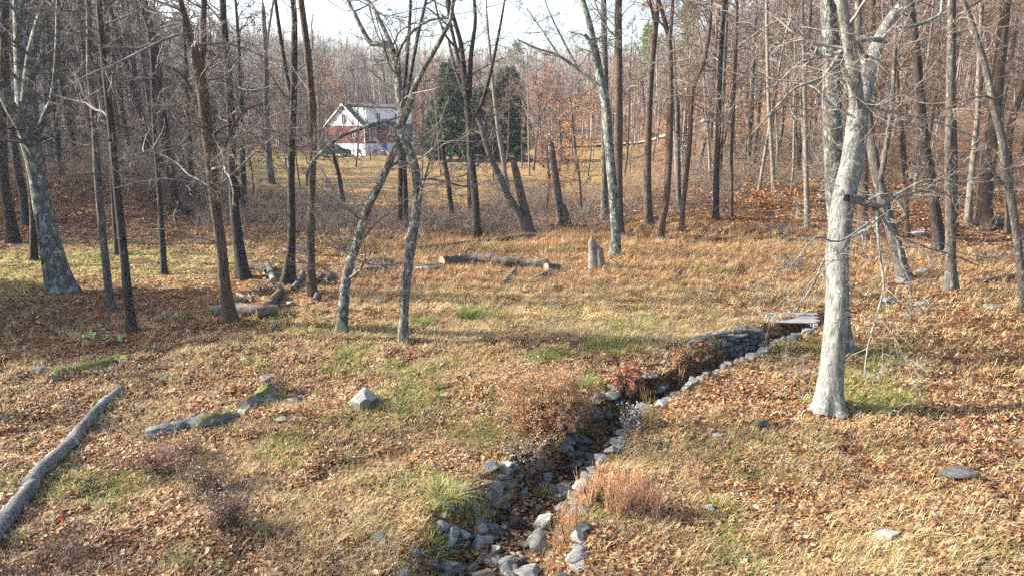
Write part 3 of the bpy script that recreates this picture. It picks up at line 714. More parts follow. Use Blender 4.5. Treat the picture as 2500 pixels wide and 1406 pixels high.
log([(240,1010,20),(258,988,18),(275,977,17),(298,955,16)], 'top thin section of the long grey log at the left', 'log', endm=WOODP)
log([(1078,650,24),(1120,648,26)], 'dark forked log section at the left end of the cut fallen trunk', 'grey', endm=WOODC)
log([(1122,645,27),(1160,644,25),(1200,644,25)], 'dark mossy section of the cut fallen trunk next to its forked left end', 'dark', endm=WOODC)
log([(1203,646,25),(1240,650,23),(1270,651,23)], 'middle section of the cut fallen trunk', 'grey', endm=WOODC)
log([(1273,652,24),(1310,656,25),(1335,656,25)], 'grey section near the right end of the cut fallen trunk', 'grey', endm=WOODC)
log([(1333,662,20),(1365,662,18),(1392,663,12)], 'splintered brown right end of the cut fallen trunk', 'brown', endm=WOODC)
log([(1022,656,9),(1078,652,11)], 'thin log touching the left end of the cut fallen trunk', 'grey')
log([(1015,660,9),(1050,659,10),(1080,656,10)], 'lower thin log at the left of the cut fallen trunk', 'lichen')
log([(1360,664,6),(1385,672,5),(1410,668,4)], 'splintered stick at the right tip of the cut fallen trunk', 'brown', name='stick', cat='stick')
log([(1231,692,10),(1257,668,13)], 'short blue-grey lichen log below the middle of the cut trunk', 'lichen')
log([(1303,686,12),(1330,676,13),(1353,664,12)], 'short lichen covered log below the right end of the cut trunk', 'lichen')
log([(1195,672,5),(1220,674,6),(1240,677,5)], 'dark crooked stick left of the short blue-grey log', 'dark', name='stick', cat='stick')
log([(1232,690,5),(1255,702,5)], 'small grey stick below the short blue-grey log', 'lichen', name='stick', cat='stick')
log([(1345,708,9),(1370,703,7)], 'small dark piece of log alone below the cut fallen trunk', 'dark')
log([(865,670,14),(930,662,13),(990,650,12)], 'long grey log between the leaning trunk and forked grey tree', 'lichen')
log([(900,622,7),(960,616,8),(1080,603,9),(1200,592,10),(1305,582,13)], 'very long pale log lying along the back of the clearing', 'grey')
log([(1300,563,9),(1335,563,9),(1368,562,9)], 'pale straight log behind the broken leaning snags', 'pale')
log([(1110,550,9),(1145,562,11),(1170,573,10)], 'dark fallen log behind the very long pale log', 'dark')
log([(545,765,26),(600,768,26),(645,770,24)], 'thick cut log lying right of the straight brown trunk', 'pale', endm=WOODC)
log([(628,775,26),(680,768,26)], 'cut log end with broad pale sawn face', 'brown', endm=WOODC)
log([(515,768,22),(545,766,22)], 'pale block of wood left of the straight brown trunk foot', 'pale', endm=WOODP)
log([(655,758,20),(672,735,19),(686,716,16)], 'grey log pointing away behind the thick cut log', 'grey', endm=WOODC)
log([(655,654,15),(663,675,15),(668,692,14)], 'mossy cut log with a pale round end beside the vine covered trunk', 'lichen', endm=WOODC)
log([(610,655,15),(635,662,17),(652,668,14)], 'dark log at the foot of the vine covered trunk', 'dark')
log([(566,714,6),(590,725,8),(616,738,8)], 'whitish broken branch right of the straight brown trunk', 'pale', name='stick', cat='stick')
log([(600,710,4),(616,734,5)], 'thin whitish stick crossing the broken branch', 'pale', name='stick', cat='stick')
log([(770,692,12),(790,680,13)], 'short grey log at the foot of the vine-draped trunk', 'grey')
log([(795,686,11),(818,678,12)], 'short grey log right of its twin behind the leaning trunk', 'lichen')
log([(715,712,11),(735,680,10),(738,664,9)], 'grey mossy log leaning between two dark trunks', 'lichen')
log([(768,735,9),(775,722,11)], 'small pale chunk of wood at the foot of the vine-draped trunk', 'pale')
log([(2372,690,8),(2430,685,10),(2500,677,9)], 'brown log on the leaves at the right edge', 'brown')
log([(1645,690,5),(1660,665,6),(1700,640,6)], 'thin crooked branch on the brown slope', 'brown', name='stick', cat='stick')
log([(1622,624,6),(1672,628,8)], 'short brown log on the brown slope', 'brown')
log([(1490,640,8),(1510,655,8),(1535,666,6)], 'curved branch at the foot of the splintered stump', 'brown', name='stick', cat='stick')
log([(2365,556,16),(2415,552,16),(2470,549,15)], 'dark log lying between the trunks on the right slope', 'brown')
log([(1953,1066,5),(2000,1088,6),(2057,1118,4)], 'longest thin stick in front of the big trunk', 'brown', name='stick', cat='stick', lift=1)
log([(1957,1080,4),(1985,1102,5),(2018,1134,3)], 'thin stick just below the longest one in front of the big trunk', 'brown', name='stick', cat='stick', lift=1)
log([(2303,982,4),(2345,993,5),(2378,1012,3)], 'curved pale stick in the leaves right of the mossy patch', 'pale', name='stick', cat='stick', lift=1)
log([(2208,1275,4),(2222,1296,4)], 'short white stick beside the flat pale slab', 'pale', name='stick', cat='stick', lift=1)
log([(1570,905,4),(1610,900,5),(1650,915,5)], 'dark arching stick over the ditch left of the wall', 'dark', name='stick', cat='stick', lift=5)
log([(1560,1168,5),(1585,1150,6),(1602,1147,5)], 'grey driftwood stick behind the pink grass patch', 'pale', name='stick', cat='stick', lift=1)
log([(1535,1120,4),(1560,1152,5),(1575,1178,5)], 'crooked grey stick crossing the driftwood behind the pink grass', 'pale', name='stick', cat='stick', lift=1)
log([(660,815,4),(690,775,4),(715,755,3)], 'thin dark stick leaning toward the cut logs', 'dark', name='stick', cat='stick', lift=3)
log([(325,770,3),(400,775,4),(480,776,3)], 'long thin dark stick on the shaded leaves at left', 'dark', name='stick', cat='stick', lift=1)
rock(708, 745, 32, 18, 'pale', 'white chunk of split wood right of the grey log', -.5, 3, .5, .3, name='wood_chunk')['category'] = 'wood chunk'
log([(378,862,7),(380,848,6)], 'tiny grey cut stub standing in the leaves left of the leaning trunk', 'pale', name='stub', cat='stub', lift=3)
def ridge(pts, m, label, i=0, rough=.16, lift=.15):
    P = []; Rr = []
    for a, b, wd in pts:
        p = at(a, b); s = np.linalg.norm(np.array(p) - [0, 0, CAMZ]) / F; r = wd * s / 2; P.append([p.x, p.y, p.z + r * lift]); Rr.append(r)
    P, Rr = smoothline(P, Rr, .05); acc = Acc(); g = np.random.default_rng(i); sides = 22; n = len(P)
    trunk_tube(acc, P, Rr, sides, g, 0, rough); V = acc.v[0]; c = np.repeat(P, sides, axis=0)
    for _ in range(16):
        nn = unit(g.normal(0, 1, 3)); o = g.uniform(.55, .8) * Rr.mean(); dd = (V - c) @ nn; V = V - np.outer(np.maximum(dd - o, 0), nn)
    for k_ in (6, 14, 30): V = V + .075 * Rr.mean() * np.sin(V @ (g.normal(0, 1, 3) * k_))[:, None] * unit(V - c) * 2
    acc.v[0] = V
    for row in (V[:sides], V[-sides:]): acc.add(np.vstack([row, row.mean(0)]), None, np.array([[k, (k + 1) % sides, sides] for k in range(sides)]))
    return tag(acc.build('rock', RK[m], loc=P[0].copy()), label, 'rock')
rock(886, 992, 88, 52, 'pale', 'large pale slab of rock tilted in the grass left of the brown bush', -.85, 7, .62, .25, .1, sink=.15)
ridge([(596,1000,28),(618,985,62),(640,978,66),(665,968,34)], 'moss2', 'blue-grey boulder at the right end of the row of mossy rocks', 1)
ridge([(362,1072,30),(400,1056,46),(450,1042,48),(500,1034,34)], 'grey', 'long grey boulder at the left end of the row of mossy rocks', 2)
ridge([(478,1044,24),(510,1036,40),(550,1026,40),(580,1016,22)], 'moss', 'yellow-green mossy rock in the middle of the row of rocks', 3)
ridge([(548,1010,16),(572,1006,26),(604,1008,16)], 'grey', 'small grey rock wedged between the mossy rock and blue-grey boulder', 4)
ridge([(133,930,16),(160,915,36),(230,898,34),(285,882,30),(318,882,12)], 'moss', 'long low rock covered in green moss at the left', 5)
ridge([(225,1000,10),(240,990,22),(262,984,10)], 'moss', 'small mossy rock beside the top end of the long log', 6)
ridge([(-20,1028,20),(10,1026,20),(40,1024,8)], 'moss', 'low mossy rock at the left edge of the picture', 7)
# splintered stump
p = at(1459, 657); st = Acc(); g = np.random.default_rng(3); s = p.y / F
for dx, hh, w0 in ((-6, 90, 15), (7, 68, 16)):
    q0 = np.array(p) + [dx * s, 0, -.1]; q1 = q0 + np.array([-.16 if dx < 0 else -.1, 0, hh * s]); n = 12; t = np.linspace(0, 1, n)[:, None]
    trunk_tube(st, q0 + (q1 - q0) * t, w0 * s / 2 * 1.5 * (1.15 - t[:, 0] * .35) * (1 - sm(.82, 1.0, t[:, 0]) * .85), 10, g, .35, .14)
tag(st.build('stump', BARK['pale'], loc=p, smooth=True), 'split grey stump standing at the back of the clearing', 'stump')

# ------------------------------------------------------------------ shrubs in the clearing
def shrub(px, py, wpx, hpx, label, n=26, tw='brown', leaves=0, pal=None, lsz=.03, name='shrub', grp=None, dens=1.0, d=None, up=.9, minr=.003, cat='shrub'):
    p = at(px, py); s = np.linalg.norm(np.array(p) - [0, 0, CAMZ]) / F; H = hpx * s; W = wpx * s / 2; g = np.random.default_rng(int(px * 5 + py)); acc = Acc()
    a = g.uniform(0, 6.283, n); el = g.uniform(.05, 1, n)
    D = np.column_stack([np.cos(a) * el * W, np.sin(a) * el * W, np.full(n, H) * g.uniform(.5, 1.0, n) * up]); L = np.linalg.norm(D, axis=1)
    S = np.array(p)[None] + np.column_stack([g.normal(0, W * .15, (n, 2)), np.full(n, -.03)])
    e = empty(name, p, label, cat, grp)
    P = twigs(g, acc, S, D, L, np.full(n, minr * 2.2), dens, .02, 3, minr); o = acc.build('branches', TW[tw], loc=p); par(o, e)
    if leaves:
        F_ = P.reshape(-1, 3); idx = g.integers(0, len(F_), leaves); a2 = Acc(); Q = F_[idx] + g.normal(0, .02, (leaves, 3))
        leaves_at(a2, g, Q, g.uniform(.6, 1.3, leaves) * lsz, pick(g, pal, leaves), .9, False); o = a2.build('leaves', M_LEAF, loc=p); par(o, e)
    return e
BB = np.array([[.44, .27, .14], [.32, .18, .09], [.58, .40, .23]])
shrub(1330, 1032, 235, 130, 'big round brown bush beside the ditch', 150, 'warm', 42000, BB, .024, 'round_bush', None, 1.4, cat='bush')
shrub(385, 1150, 170, 80, 'low reddish purple shrub below the mossy rocks', 26, 'brown', 1600, np.array([[.34, .17, .12], [.42, .23, .17], [.25, .12, .09]]), .035)
shrub(520, 1200, 130, 70, 'dry brown weed patch right of the reddish shrub', 40, 'brown', 900, np.array([[.38, .25, .14], [.30, .2, .1]]), .028, up=1.1)
shrub(560, 1290, 110, 95, 'purplish brown dried weeds in the lower left grass', 34, 'brown', 1100, np.array([[.40, .25, .20], [.32, .19, .15]]), .028, up=1.1)
shrub(150, 1395, 260, 60, 'low brown weeds in the bottom left corner', 40, 'brown', 1000, np.array([[.36, .22, .14], [.28, .15, .10]]), .028)
shrub(470, 1110, 70, 60, 'small orange-brown weed in front of the mossy rock', 12, 'brown', 300, np.array([[.42, .25, .14], [.4, .16, .1]]), .03)
shrub(680, 960, 70, 70, 'thin twiggy weed left of the squarish rock', 14, 'brown', 150, BB, .025)
shrub(835, 1130, 50, 50, 'small dry weed in the middle of the grass', 10, 'brown', 80, BB, .025)
shrub(1270, 1120, 150, 70, 'pale dry weeds on the left bank above the tilted slabs', 30, 'grey', 500, STRAWS, .03)
shrub(1525, 935, 130, 55, 'dark red-brown leaf covered brush above the ditch', 22, 'brown', 1500, np.array([[.22, .09, .05], [.30, .12, .06]]), .06)
shrub(1235, 1030, 50, 60, 'small weed with pale seed heads left of the brown bush', 10, 'grey', 120, np.array([[.6, .55, .42]]), .03)
shrub(1545, 1040, 34, 70, 'white fluffy seed heads standing on the right rim of the ditch', 12, 'grey', 420, np.array([[.75, .72, .66], [.65, .62, .55]]), .035, 'seed_head_plant', cat='plant')
shrub(240, 840, 50, 62, 'green leafy seedling in the shaded leaves at left', 5, 'grey', 46, np.array([[.35, .50, .18], [.5, .62, .35]]), .10, 'seedling', dens=.5, cat='plant')
shrub(345, 930, 60, 40, 'rusty weed tuft right of the long mossy rock', 12, 'brown', 260, BB, .03)
shrub(150, 800, 130, 70, 'thin pinkish weeds in the shade at left', 14, 'brown', 60, BB, .03, dens=.7)
shrub(1705, 905, 60, 120, 'slender sapling with orange leaves growing in the ditch by the wall', 5, 'brown', 36, np.array([[.55, .28, .08], [.5, .16, .06]]), .075, 'sapling', dens=.5, cat='sapling')
shrub(1720, 830, 10, 210, 'tall bare whip of a sapling beside the dry stone wall', 2, 'brown', 6, np.array([[.65, .35, .08]]), .08, 'sapling', dens=.4, cat='sapling')
shrub(152, 1280, 10, 22, 'tiny bright red plant in the lower left grass', 3, 'brown', 14, np.array([[.75, .08, .05]]), .05, 'red_plant', dens=.4, cat='plant')
shrub(762, 1258, 10, 18, 'second tiny red plant further right in the grass', 3, 'brown', 10, np.array([[.70, .07, .05]]), .045, 'red_plant', dens=.4, cat='plant')

# ------------------------------------------------------------------ trees traced one by one
def tree(label, m, tw, pts, limbs=(), nb=16, H=15.0, low=.25, bl=2.4, dens=1.0, lv=3, name='bare_tree', dy=0, y0=None, flare=.35, topped=False, sides=14, cat='tree', leaf=None, grp=None, upper=3, bup=.3):
    b = at(pts[0][0], pts[0][1]) if y0 is None else None
    if b is None:
        q, _ = onplane(pts[0][0], pts[0][1], y0); b = Vector((q[0], y0, float(height(q[0], y0))))
    g = np.random.default_rng(int(pts[0][0] * 13 + pts[0][1])); y0 = b.y
    lean = g.uniform(-.12, .12)
    P, Rr = px_line(pts, y0, lean, g); P[0] = np.array(b) - [0, 0, .06]
    e = empty(name, b, label, cat, grp)
    ta = Acc(); lines = []
    if not topped:
        dv = unit(P[-1] - P[-2]); zt = P[-1][2]; rem = H - (zt - b.z)
        if rem > 1:
            last = P[-1]; r = Rr[-1]
            for k in range(4):
                dv = unit(dv * [.7, .7, 1] + [g.normal(0, .08), g.normal(0, .08), .15]); last = last + dv * rem / 4; r *= .66; P.append(last); Rr.append(r)
    SP, SR = smoothline(P, Rr, .22); trunk_tube(ta, SP, SR, sides, g, flare, .05); lines.append((SP, SR, low))
    for lim in limbs:
        LPn, LR = px_line(lim, y0, 0); 
        sg = g.uniform(-.22, .22)
        for k in range(len(LPn)):
            LPn[k], sc_ = onplane(lim[k][0], lim[k][1], y0 + sg * k + (lim[k][3] if len(lim[k]) > 3 else 0) + P[min(2, len(P)-1)][1] - y0); LR[k] = lim[k][2] * sc_ / 2
        if lim[-1][1] <= 6:
            dv = unit(LPn[-1] - LPn[-2]); last = LPn[-1]; r = LR[-1]
            for k in range(3): dv = unit(dv + [g.normal(0, .1), g.normal(0, .1), .2]); last = last + dv * 1.4; r *= .62; LPn.append(last); LR.append(r)
        SP2, SR2 = smoothline(LPn, LR, .18); trunk_tube(ta, SP2, SR2, 9, g, 0, .04); lines.append((SP2, SR2, .15))
    o = ta.build('trunk', BARK[m], loc=b, smooth=True); par(o, e)
    # side branches
    ba = Acc(); Ss = []; Ds = []; Ls = []; Rs = []
    for (SP_, SR_, lo), cnt in zip(lines, [nb] + [max(3, int(min(nb, 16) * .3))] * len(limbs)):
        n = len(SP_)
        for _ in range(cnt):
            i = int(g.uniform(lo, .98) * (n - 1)); T = unit(SP_[min(i + 1, n - 1)] - SP_[max(i - 1, 0)])
            a = g.uniform(0, 6.283); D = unit(np.array([math.cos(a), math.sin(a), 0]) + T * g.uniform(-.05, .8) + np.array([0, 0, bup * g.uniform(-.3, 1)]))
            L = bl * g.uniform(.35, 1.15); Ss.append(SP_[i]); Ds.append(D); Ls.append(L); Rs.append(min(SR_[i] * .45, .008 + L * .010))
    if upper and not topped:
        n = len(SP); zs = SP[:, 2]; cand = np.where(zs > b.z + H * .55)[0]
        for _ in range(upper):
            if len(cand) == 0: break
            i = int(cand[g.integers(0, len(cand))]); a = g.uniform(0, 6.283)
            Ss.append(SP[i]); Ds.append(np.array([math.cos(a), math.sin(a), g.uniform(.4, 1.2)])); L = g.uniform(2.4, 4.2); Ls.append(L); Rs.append(min(SR[i] * .6, .05))
    if Ss:
        tips = twigs(g, ba, np.array(Ss), np.array(Ds), np.array(Ls), np.array(Rs), dens, -.03, lv, .0045 if y0 < 22 else .007)
        o = ba.build('branches', TW[tw], loc=b); par(o, e)
        if leaf:
            n, pal, sz = leaf; F_ = tips.reshape(-1, 3); F_ = F_[F_[:, 2] < b.z + 7]; idx = g.integers(0, len(F_), n); a2 = Acc()
            leaves_at(a2, g, F_[idx] + g.normal(0, .05, (n, 3)), g.uniform(.7, 1.3, n) * sz, pick(g, pal, n), .9); q = a2.build('leaves', M_LEAF, loc=b); par(q, e)
    return e
# -- left group
tree('massive dark leaning oak with three great limbs at the far left', 'lichen', 'dark', [(150,712,52),(132,640,50),(112,540,44),(92,430,40),(75,353,46),(62,290,42),(57,240,36),(54,114,34),(48,0,30)],
     [[(98,400,30),(60,320,30),(23,256,28),(5,215,26),(-20,170,22)], [(62,250,22),(75,140,22),(95,60,20),(114,0,18)], [(92,330,16),(112,280,16),(128,240,14),(137,170,13),(141,80,11),(143,0,10)], [(75,200,8),(110,150,7),(135,125,6)], [(85,345,8),(120,335,6),(146,326,5)]], 22, 15, .3, 3.0, flare=.45)
tree('slim grey trunk with a split dark seam right of the massive oak', 'grey', 'dark', [(270,755,20),(258,640,17),(245,512,17),(236,400,16),(230,300,14),(218,170,13),(215,0,12)], [[(236,300,8),(200,282,7),(160,262,5),(120,250,4)]], 16)
tree('straight mottled trunk in the shaded leaves, third from left among the near trees', 'dark', 'grey', [(322,808,24),(310,700,20),(300,600,19),(285,455,18),(275,350,17),(265,256,16),(250,114,15),(242,0,14)], [], 22, bl=2.8)
tree('thin trunk standing at the far edge of the green field strip', 'dark', 'grey', [(401,668,15),(395,570,13),(390,484,12),(382,380,12),(376,285,12),(370,120,11),(345,0,10)], [], 16)
tree('slender trunk on the field strip behind the straight mottled trunk', 'dark', 'dark', [(287,622,15),(280,512,14),(275,400,13),(270,285,12),(262,150,11),(255,0,10)], [], 12)
tree('dark leaning trunk with vines on the left bank', 'dark', 'dark', [(462,560,25),(433,512,22),(415,420,22),(402,330,21),(388,220,20),(380,130,18),(350,0,16)], [[(418,420,18),(370,370,17),(345,285,15),(320,200,14),(290,100,12),(265,0,10)]], 14, y0=36)
tree('brown forked trunk with dead drooping branches left of the cut logs', 'brown', 'grey', [(563,785,33),(548,690,27),(541,610,25),(523,484,24),(512,370,26),(500,270,28),(492,200,28),(478,142,26),(462,80,17),(449,34,15),(440,-5,14)],
     [[(488,180,18),(496,110,17),(495,57,15),(498,0,14)], [(512,370,11),(495,310,11),(480,255,10),(455,199,8),(421,168,6),(380,155,4)], [(535,420,7),(560,330,6),(600,270,5),(640,255,4)], [(520,330,7),(560,305,6),(620,330,4),(650,372,3)]], 44, low=.15, bl=3.0, dens=1.2, bup=-.2)
tree('vine covered dark trunk with a flared foot beside the mossy cut log', 'dark', 'grey', [(594,676,32),(582,590,26),(572,500,22),(567,400,21),(563,285,20),(557,171,18),(546,57,16),(543,-5,15)], [], 26, bl=2.6)
tree('dark trunk rising from the leaf hollow between the log piles', 'dark', 'grey', [(702,690,32),(709,620,22),(712,569,19),(711,398,18),(717,228,16),(719,57,14),(715,-10,13)], [[(716,250,10),(700,180,10),(685,90,9),(672,0,8)]], 18)
tree('vine-draped brown trunk just left of the leaning lichen trunk', 'brown', 'grey', [(762,720,25),(759,640,20),(759,569,19),(762,455,18),(764,341,18),(762,256,18),(749,114,16),(734,-5,14)], [], 18)
tree('leaning lichen trunk resting its broken top on the forked grey tree', 'lichen', 'grey', [(833,808,30),(838,750,25),(845,683,23),(858,632,22),(873,592,22),(896,512,21),(915,475,20),(930,444,19),(956,387,17),(972,338,13)], [[(930,440,9),(958,402,9),(985,398,8),(1000,402,7)]], 12, topped=True, name='leaning_tree', low=.3, flare=.15)
tree('forked grey lichen tree with a rotten brown wound, centre of the clearing', 'lichen', 'grey', [(983,835,28),(986,760,25),(993,683,24),(1003,600,26),(1012,540,24),(1020,480,22),(1013,410,21),(996,360,20),(978,318,20),(981,285,23),(976,235,19),(967,160,18),(955,118,16),(930,105,13),(907,108,13),(885,74,11),(864,30,10),(850,0,9)],
     [[(960,125,11),(947,91,11),(925,45,10),(908,15,9),(896,0,9)], [(984,295,17),(998,262,18),(1010,222,16),(1033,171,13),(1067,114,12),(1085,80,11),(1101,46,10),(1107,0,9)], [(967,150,7),(982,110,7),(1010,75,6),(1050,50,6),(1112,43,4)],
      [(980,322,12),(962,303,12),(936,296,11),(885,313,10),(828,336,9),(788,370,9),(758,402,8),(749,430,7),(750,455,5)], [(828,336,6),(790,346,6),(765,353,5),(714,336,5),(660,318,4),(600,307,3)], [(1015,520,6),(1030,460,6),(1045,410,5),(1062,320,4)], [(1025,440,5),(1050,437,5),(1085,444,5),(1130,455,4),(1160,456,3)]], 30, low=.3, bl=2.2, flare=.15)
p = onplane(1008, 572, at(983, 835).y - .12)[0]
# -- centre
tree('dark charred-looking twin stemmed trunk at the back of the clearing', 'dark', 'dark', [(1166,585,20),(1160,484,18),(1149,370,18),(1142,256,16),(1133,180,15),(1126,114,12),(1112,60,10),(1096,0,8)],
     [[(1146,240,12),(1150,137,11),(1160,60,9),(1158,0,8)], [(1148,300,10),(1172,262,10),(1192,200,9),(1214,102,7),(1232,0,5)], [(1126,130,7),(1090,90,6),(1070,40,5),(1062,0,4)]], 20, bl=2.4)
tree('dark vine-wrapped companion trunk close behind the charred-looking one', 'dark', 'dark', [(1150,500,16),(1148,420,16),(1146,330,14),(1143,250,12),(1120,150,9),(1100,60,8)], [], 10, y0=37)
tree('long thin tree leaning left out of the base of the broken snag', 'grey', 'grey', [(1290,578,22),(1268,525,19),(1243,484,17),(1220,430,16),(1203,398,15),(1180,330,13),(1169,296,12),(1140,245,11),(1110,165,8),(1095,100,6)], [[(1195,380,5),(1170,400,5),(1130,430,3)]], 14, topped=True, name='leaning_tree', low=.3)
tree('tall broken grey snag leaning left at the back of the clearing', 'grey', 'grey', [(1297,572,23),(1285,525,21),(1274,484,20),(1262,430,19),(1254,400,15),(1251,392,3)], [], 0, topped=True, name='snag', flare=.2, low=.5, cat='snag')
tree('thin pale twin of the sapling pair left of the tall snag', 'pale', 'grey', [(1240,470,11),(1230,400,11),(1220,341,11),(1209,256,9),(1200,170,8),(1190,60,6)], [[(1232,420,8),(1243,460,7)]], 10, y0=46)
tree('slim broken snag with peeling bark near the orange beech', 'grey', 'grey', [(1371,548,20),(1363,480,18),(1356,427,16),(1350,380,14),(1347,350,9)], [], 3, topped=True, name='snag', low=.6, cat='snag')
tree('short broken snag stub leaning on the slim snag', 'brown', 'grey', [(1390,557,17),(1382,525,15),(1375,500,10)], [], 0, topped=True, name='snag', low=.6, cat='snag')
tree('bent trunk covered in hanging vines in front of the lawn', 'dark', 'dark', [(1103,535,13),(1098,480,12),(1090,420,12),(1083,380,10),(1078,350,7)], [], 10, topped=True, bl=1.4, bup=-.5, low=.2)
tree('left one of two dark trunks behind the forked grey tree', 'dark', 'dark', [(976,548,13),(977,470,12),(978,398,12),(976,300,11),(990,180,9),(1000,60,8),(1002,0,7)], [], 10, y0=33)
tree('right one of two dark trunks behind the forked grey tree', 'dark', 'dark', [(990,545,13),(990,480,12),(987,398,12),(985,300,11),(1000,200,9),(1020,90,8),(1040,0,7)], [], 10, y0=34)
tree('knobbly lichen trunk with a long left branch behind the splintered stump', 'lichen', 'grey', [(1504,625,26),(1503,570,24),(1501,512,23),(1495,450,23),(1490,398,23),(1484,320,23),(1480,260,23),(1470,210,23),(1463,180,22),(1450,110,18),(1436,46,15),(1422,-5,12)],
     [[(1459,150,12),(1445,112,11),(1428,84,8)], [(1464,212,9),(1440,192,9),(1416,176,8),(1365,137,6),(1314,120,5),(1262,97,4)], [(1416,176,5),(1380,110,5),(1350,50,4),(1330,0,3)], [(1365,137,4),(1320,70,4),(1285,20,3)]], 16, low=.5)
tree('greenish straight trunk just left of the knobbly lichen trunk', 'grey', 'grey', [(1476,538,19),(1476,398,17),(1477,250,16),(1477,171,15),(1473,-5,14)], [], 10)
tree('tall straight brown-grey trunk right behind the knobbly lichen trunk', 'brown', 'grey', [(1512,577,22),(1511,480,20),(1510,398,20),(1510,171,19),(1510,-5,18)], [], 12, low=.4)
tree('straight dark brown trunk with a narrow fork, right of centre', 'brown', 'brown', [(1584,548,22),(1581,470,19),(1581,398,18),(1584,285,17),(1590,171,16),(1601,60,14),(1605,-5,11)], [[(1600,70,8),(1590,20,7),(1585,-5,6)]], 14, low=.4)
tree('smooth brown curved trunk forking at the top, right of centre', 'brown', 'brown', [(1610,587,19),(1618,530,17),(1627,484,16),(1634,370,16),(1637,228,15),(1635,114,14),(1625,60,11),(1607,-5,9)], [[(1635,100,9),(1640,46,9),(1643,-5,8)]], 12, low=.4)
tree('narrow trunk that bends right above its middle', 'brown', 'brown', [(1664,564,13),(1668,500,12),(1673,455,12),(1684,341,12),(1689,235,11),(1700,195,11),(1718,154,10),(1732,74,9),(1737,-5,8)], [], 14, low=.35)
tree('grey trunk broken off above its middle in the brush right of centre', 'grey', 'grey', [(1658,515,13),(1656,430,12),(1655,341,12),(1653,250,12),(1649,236,5)], [[(1652,260,4),(1648,170,4),(1646,100,3)]], 8, topped=True, low=.4)
tree('dark furrowed trunk at the left edge of the right-hand brush', 'dark', 'brown', [(1748,534,15),(1749,427,14),(1753,330,13),(1757,200,12),(1762,100,12),(1769,-5,11)], [], 16)
tree('thin vine-hung stem right of the dark furrowed trunk', 'brown', 'brown', [(1786,530,9),(1786,450,8),(1786,370,8),(1795,171,8),(1800,-5,7)], [], 14)
tree('small pale straight trunk standing on the leafy bank', 'pale', 'grey', [(1891,472,12),(1886,400,10),(1882,330,10),(1877,256,9),(1873,100,8),(1872,0,7)], [], 10, low=.4)
tree('pale pole-like trunk left of the big lichen trunks', 'pale', 'grey', [(1971,554,13),(1969,470,12),(1968,398,11),(1965,256,10),(1962,120,9),(1960,0,8)], [], 14, low=.3)
# -- right group
tree('tall blue-grey lichen trunk standing just behind the great front trunk', 'lichen', 'grey', [(2062,862,46),(2052,780,42),(2044,650,38),(2040,540,38),(2035,400,41),(2032,250,41),(2028,100,39),(2022,-5,36)], [], 16, H=17, low=.4, bl=3.5)
tree('great smooth grey trunk nearest the camera, forking near the top right', 'smooth', 'grey', [(2021,1003,66),(2026,960,58),(2033,880,54),(2040,800,53),(2044,740,54),(2046,680,53),(2044,620,54),(2050,560,54),(2055,510,54),(2066,455,54),(2080,400,54),(2090,330,50),(2095,275,48),(2108,235,44),(2117,190,34),(2132,140,32),(2150,90,28),(2187,30,25),(2210,-5,20)],
     [[(2093,262,34),(2088,215,34),(2080,150,33),(2070,90,29),(2053,-5,25)], [(2164,102,13),(2141,97,13),(2110,98,12),(2079,106,11),(2045,137,10),(2010,190,8),(1942,215,6),(1880,280,5),(1834,330,3)], [(2150,100,9),(2180,70,9),(2230,65,9),(2290,40,7),(2300,0,6)],
      [(2060,140,7),(1990,115,6),(1930,50,5),(1880,60,4),(1800,115,3)], [(2045,137,5),(1960,150,5),(1890,210,4),(1830,225,3)],
      [(2068,484,19),(2085,488,15),(2107,497,13),(2141,503,12),(2160,500,11),(2172,487,10),(2198,480,7),(2250,468,6),(2310,472,5),(2350,540,3)],
      [(2078,482,11),(2110,485,10),(2141,516,12),(2150,540,9),(2119,560,8),(2073,580,8),(2028,610,6),(2005,650,6),(1988,690,5),(1962,730,4),(1935,765,3)],
      [(2120,490,8),(2170,470,8),(2210,520,9),(2195,545,8),(2150,540,6)], [(2150,520,8),(2170,560,8),(2193,590,7),(2200,640,6),(2221,683,5),(2223,740,4),(2226,800,3)],
      [(2141,516,8),(2143,580,7),(2150,640,6),(2158,700,5),(2140,770,4),(2118,850,4),(2110,920,3)], [(2193,580,6),(2250,600,5),(2330,625,4),(2390,650,3)], [(2140,530,5),(2050,590,5),(1990,580,4),(1930,650,3),(1870,660,2)],
      [(2100,250,6),(2160,270,6),(2230,285,5),(2320,310,4),(2400,345,3)], [(2090,290,5),(2035,260,5),(1990,215,4),(1950,205,3)], [(2180,480,5),(2260,440,5),(2330,445,4),(2400,440,3)]],
     26, H=17, low=.3, bl=2.6, dens=1.0, flare=.3, sides=28, bup=-.25)
tree('leaning grey trunk behind the great front trunk with a mossy foot', 'grey', 'brown', [(2207,680,32),(2190,610,27),(2170,541,25),(2155,480,25),(2141,427,24),(2130,370,23),(2124,330,21),(2115,240,19),(2100,130,16),(2095,0,15)], [[(2150,440,14),(2165,350,12),(2178,250,11),(2185,120,9),(2190,0,8)]], 14, low=.35)
tree('dark brown trunk bending left above the right slope', 'dark', 'brown', [(2292,617,28),(2288,550,26),(2278,484,24),(2266,400,24),(2255,341,24),(2244,228,22),(2235,114,20),(2221,-5,18)], [], 12, low=.4)
tree('straight grey trunk with knots, lit on its left side', 'grey', 'brown', [(2323,710,30),(2321,640,25),(2321,569,24),(2318,398,22),(2321,228,20),(2323,57,18),(2325,-5,17)], [[(2324,400,4),(2350,380,4),(2400,335,3)]], 18, low=.35, bl=3)
tree('broad furrowed trunk on the right slope', 'brown', 'brown', [(2403,555,38),(2404,480,34),(2412,398,33),(2424,310,31),(2432,228,29),(2449,57,26),(2456,-5,24)], [], 12, low=.45)
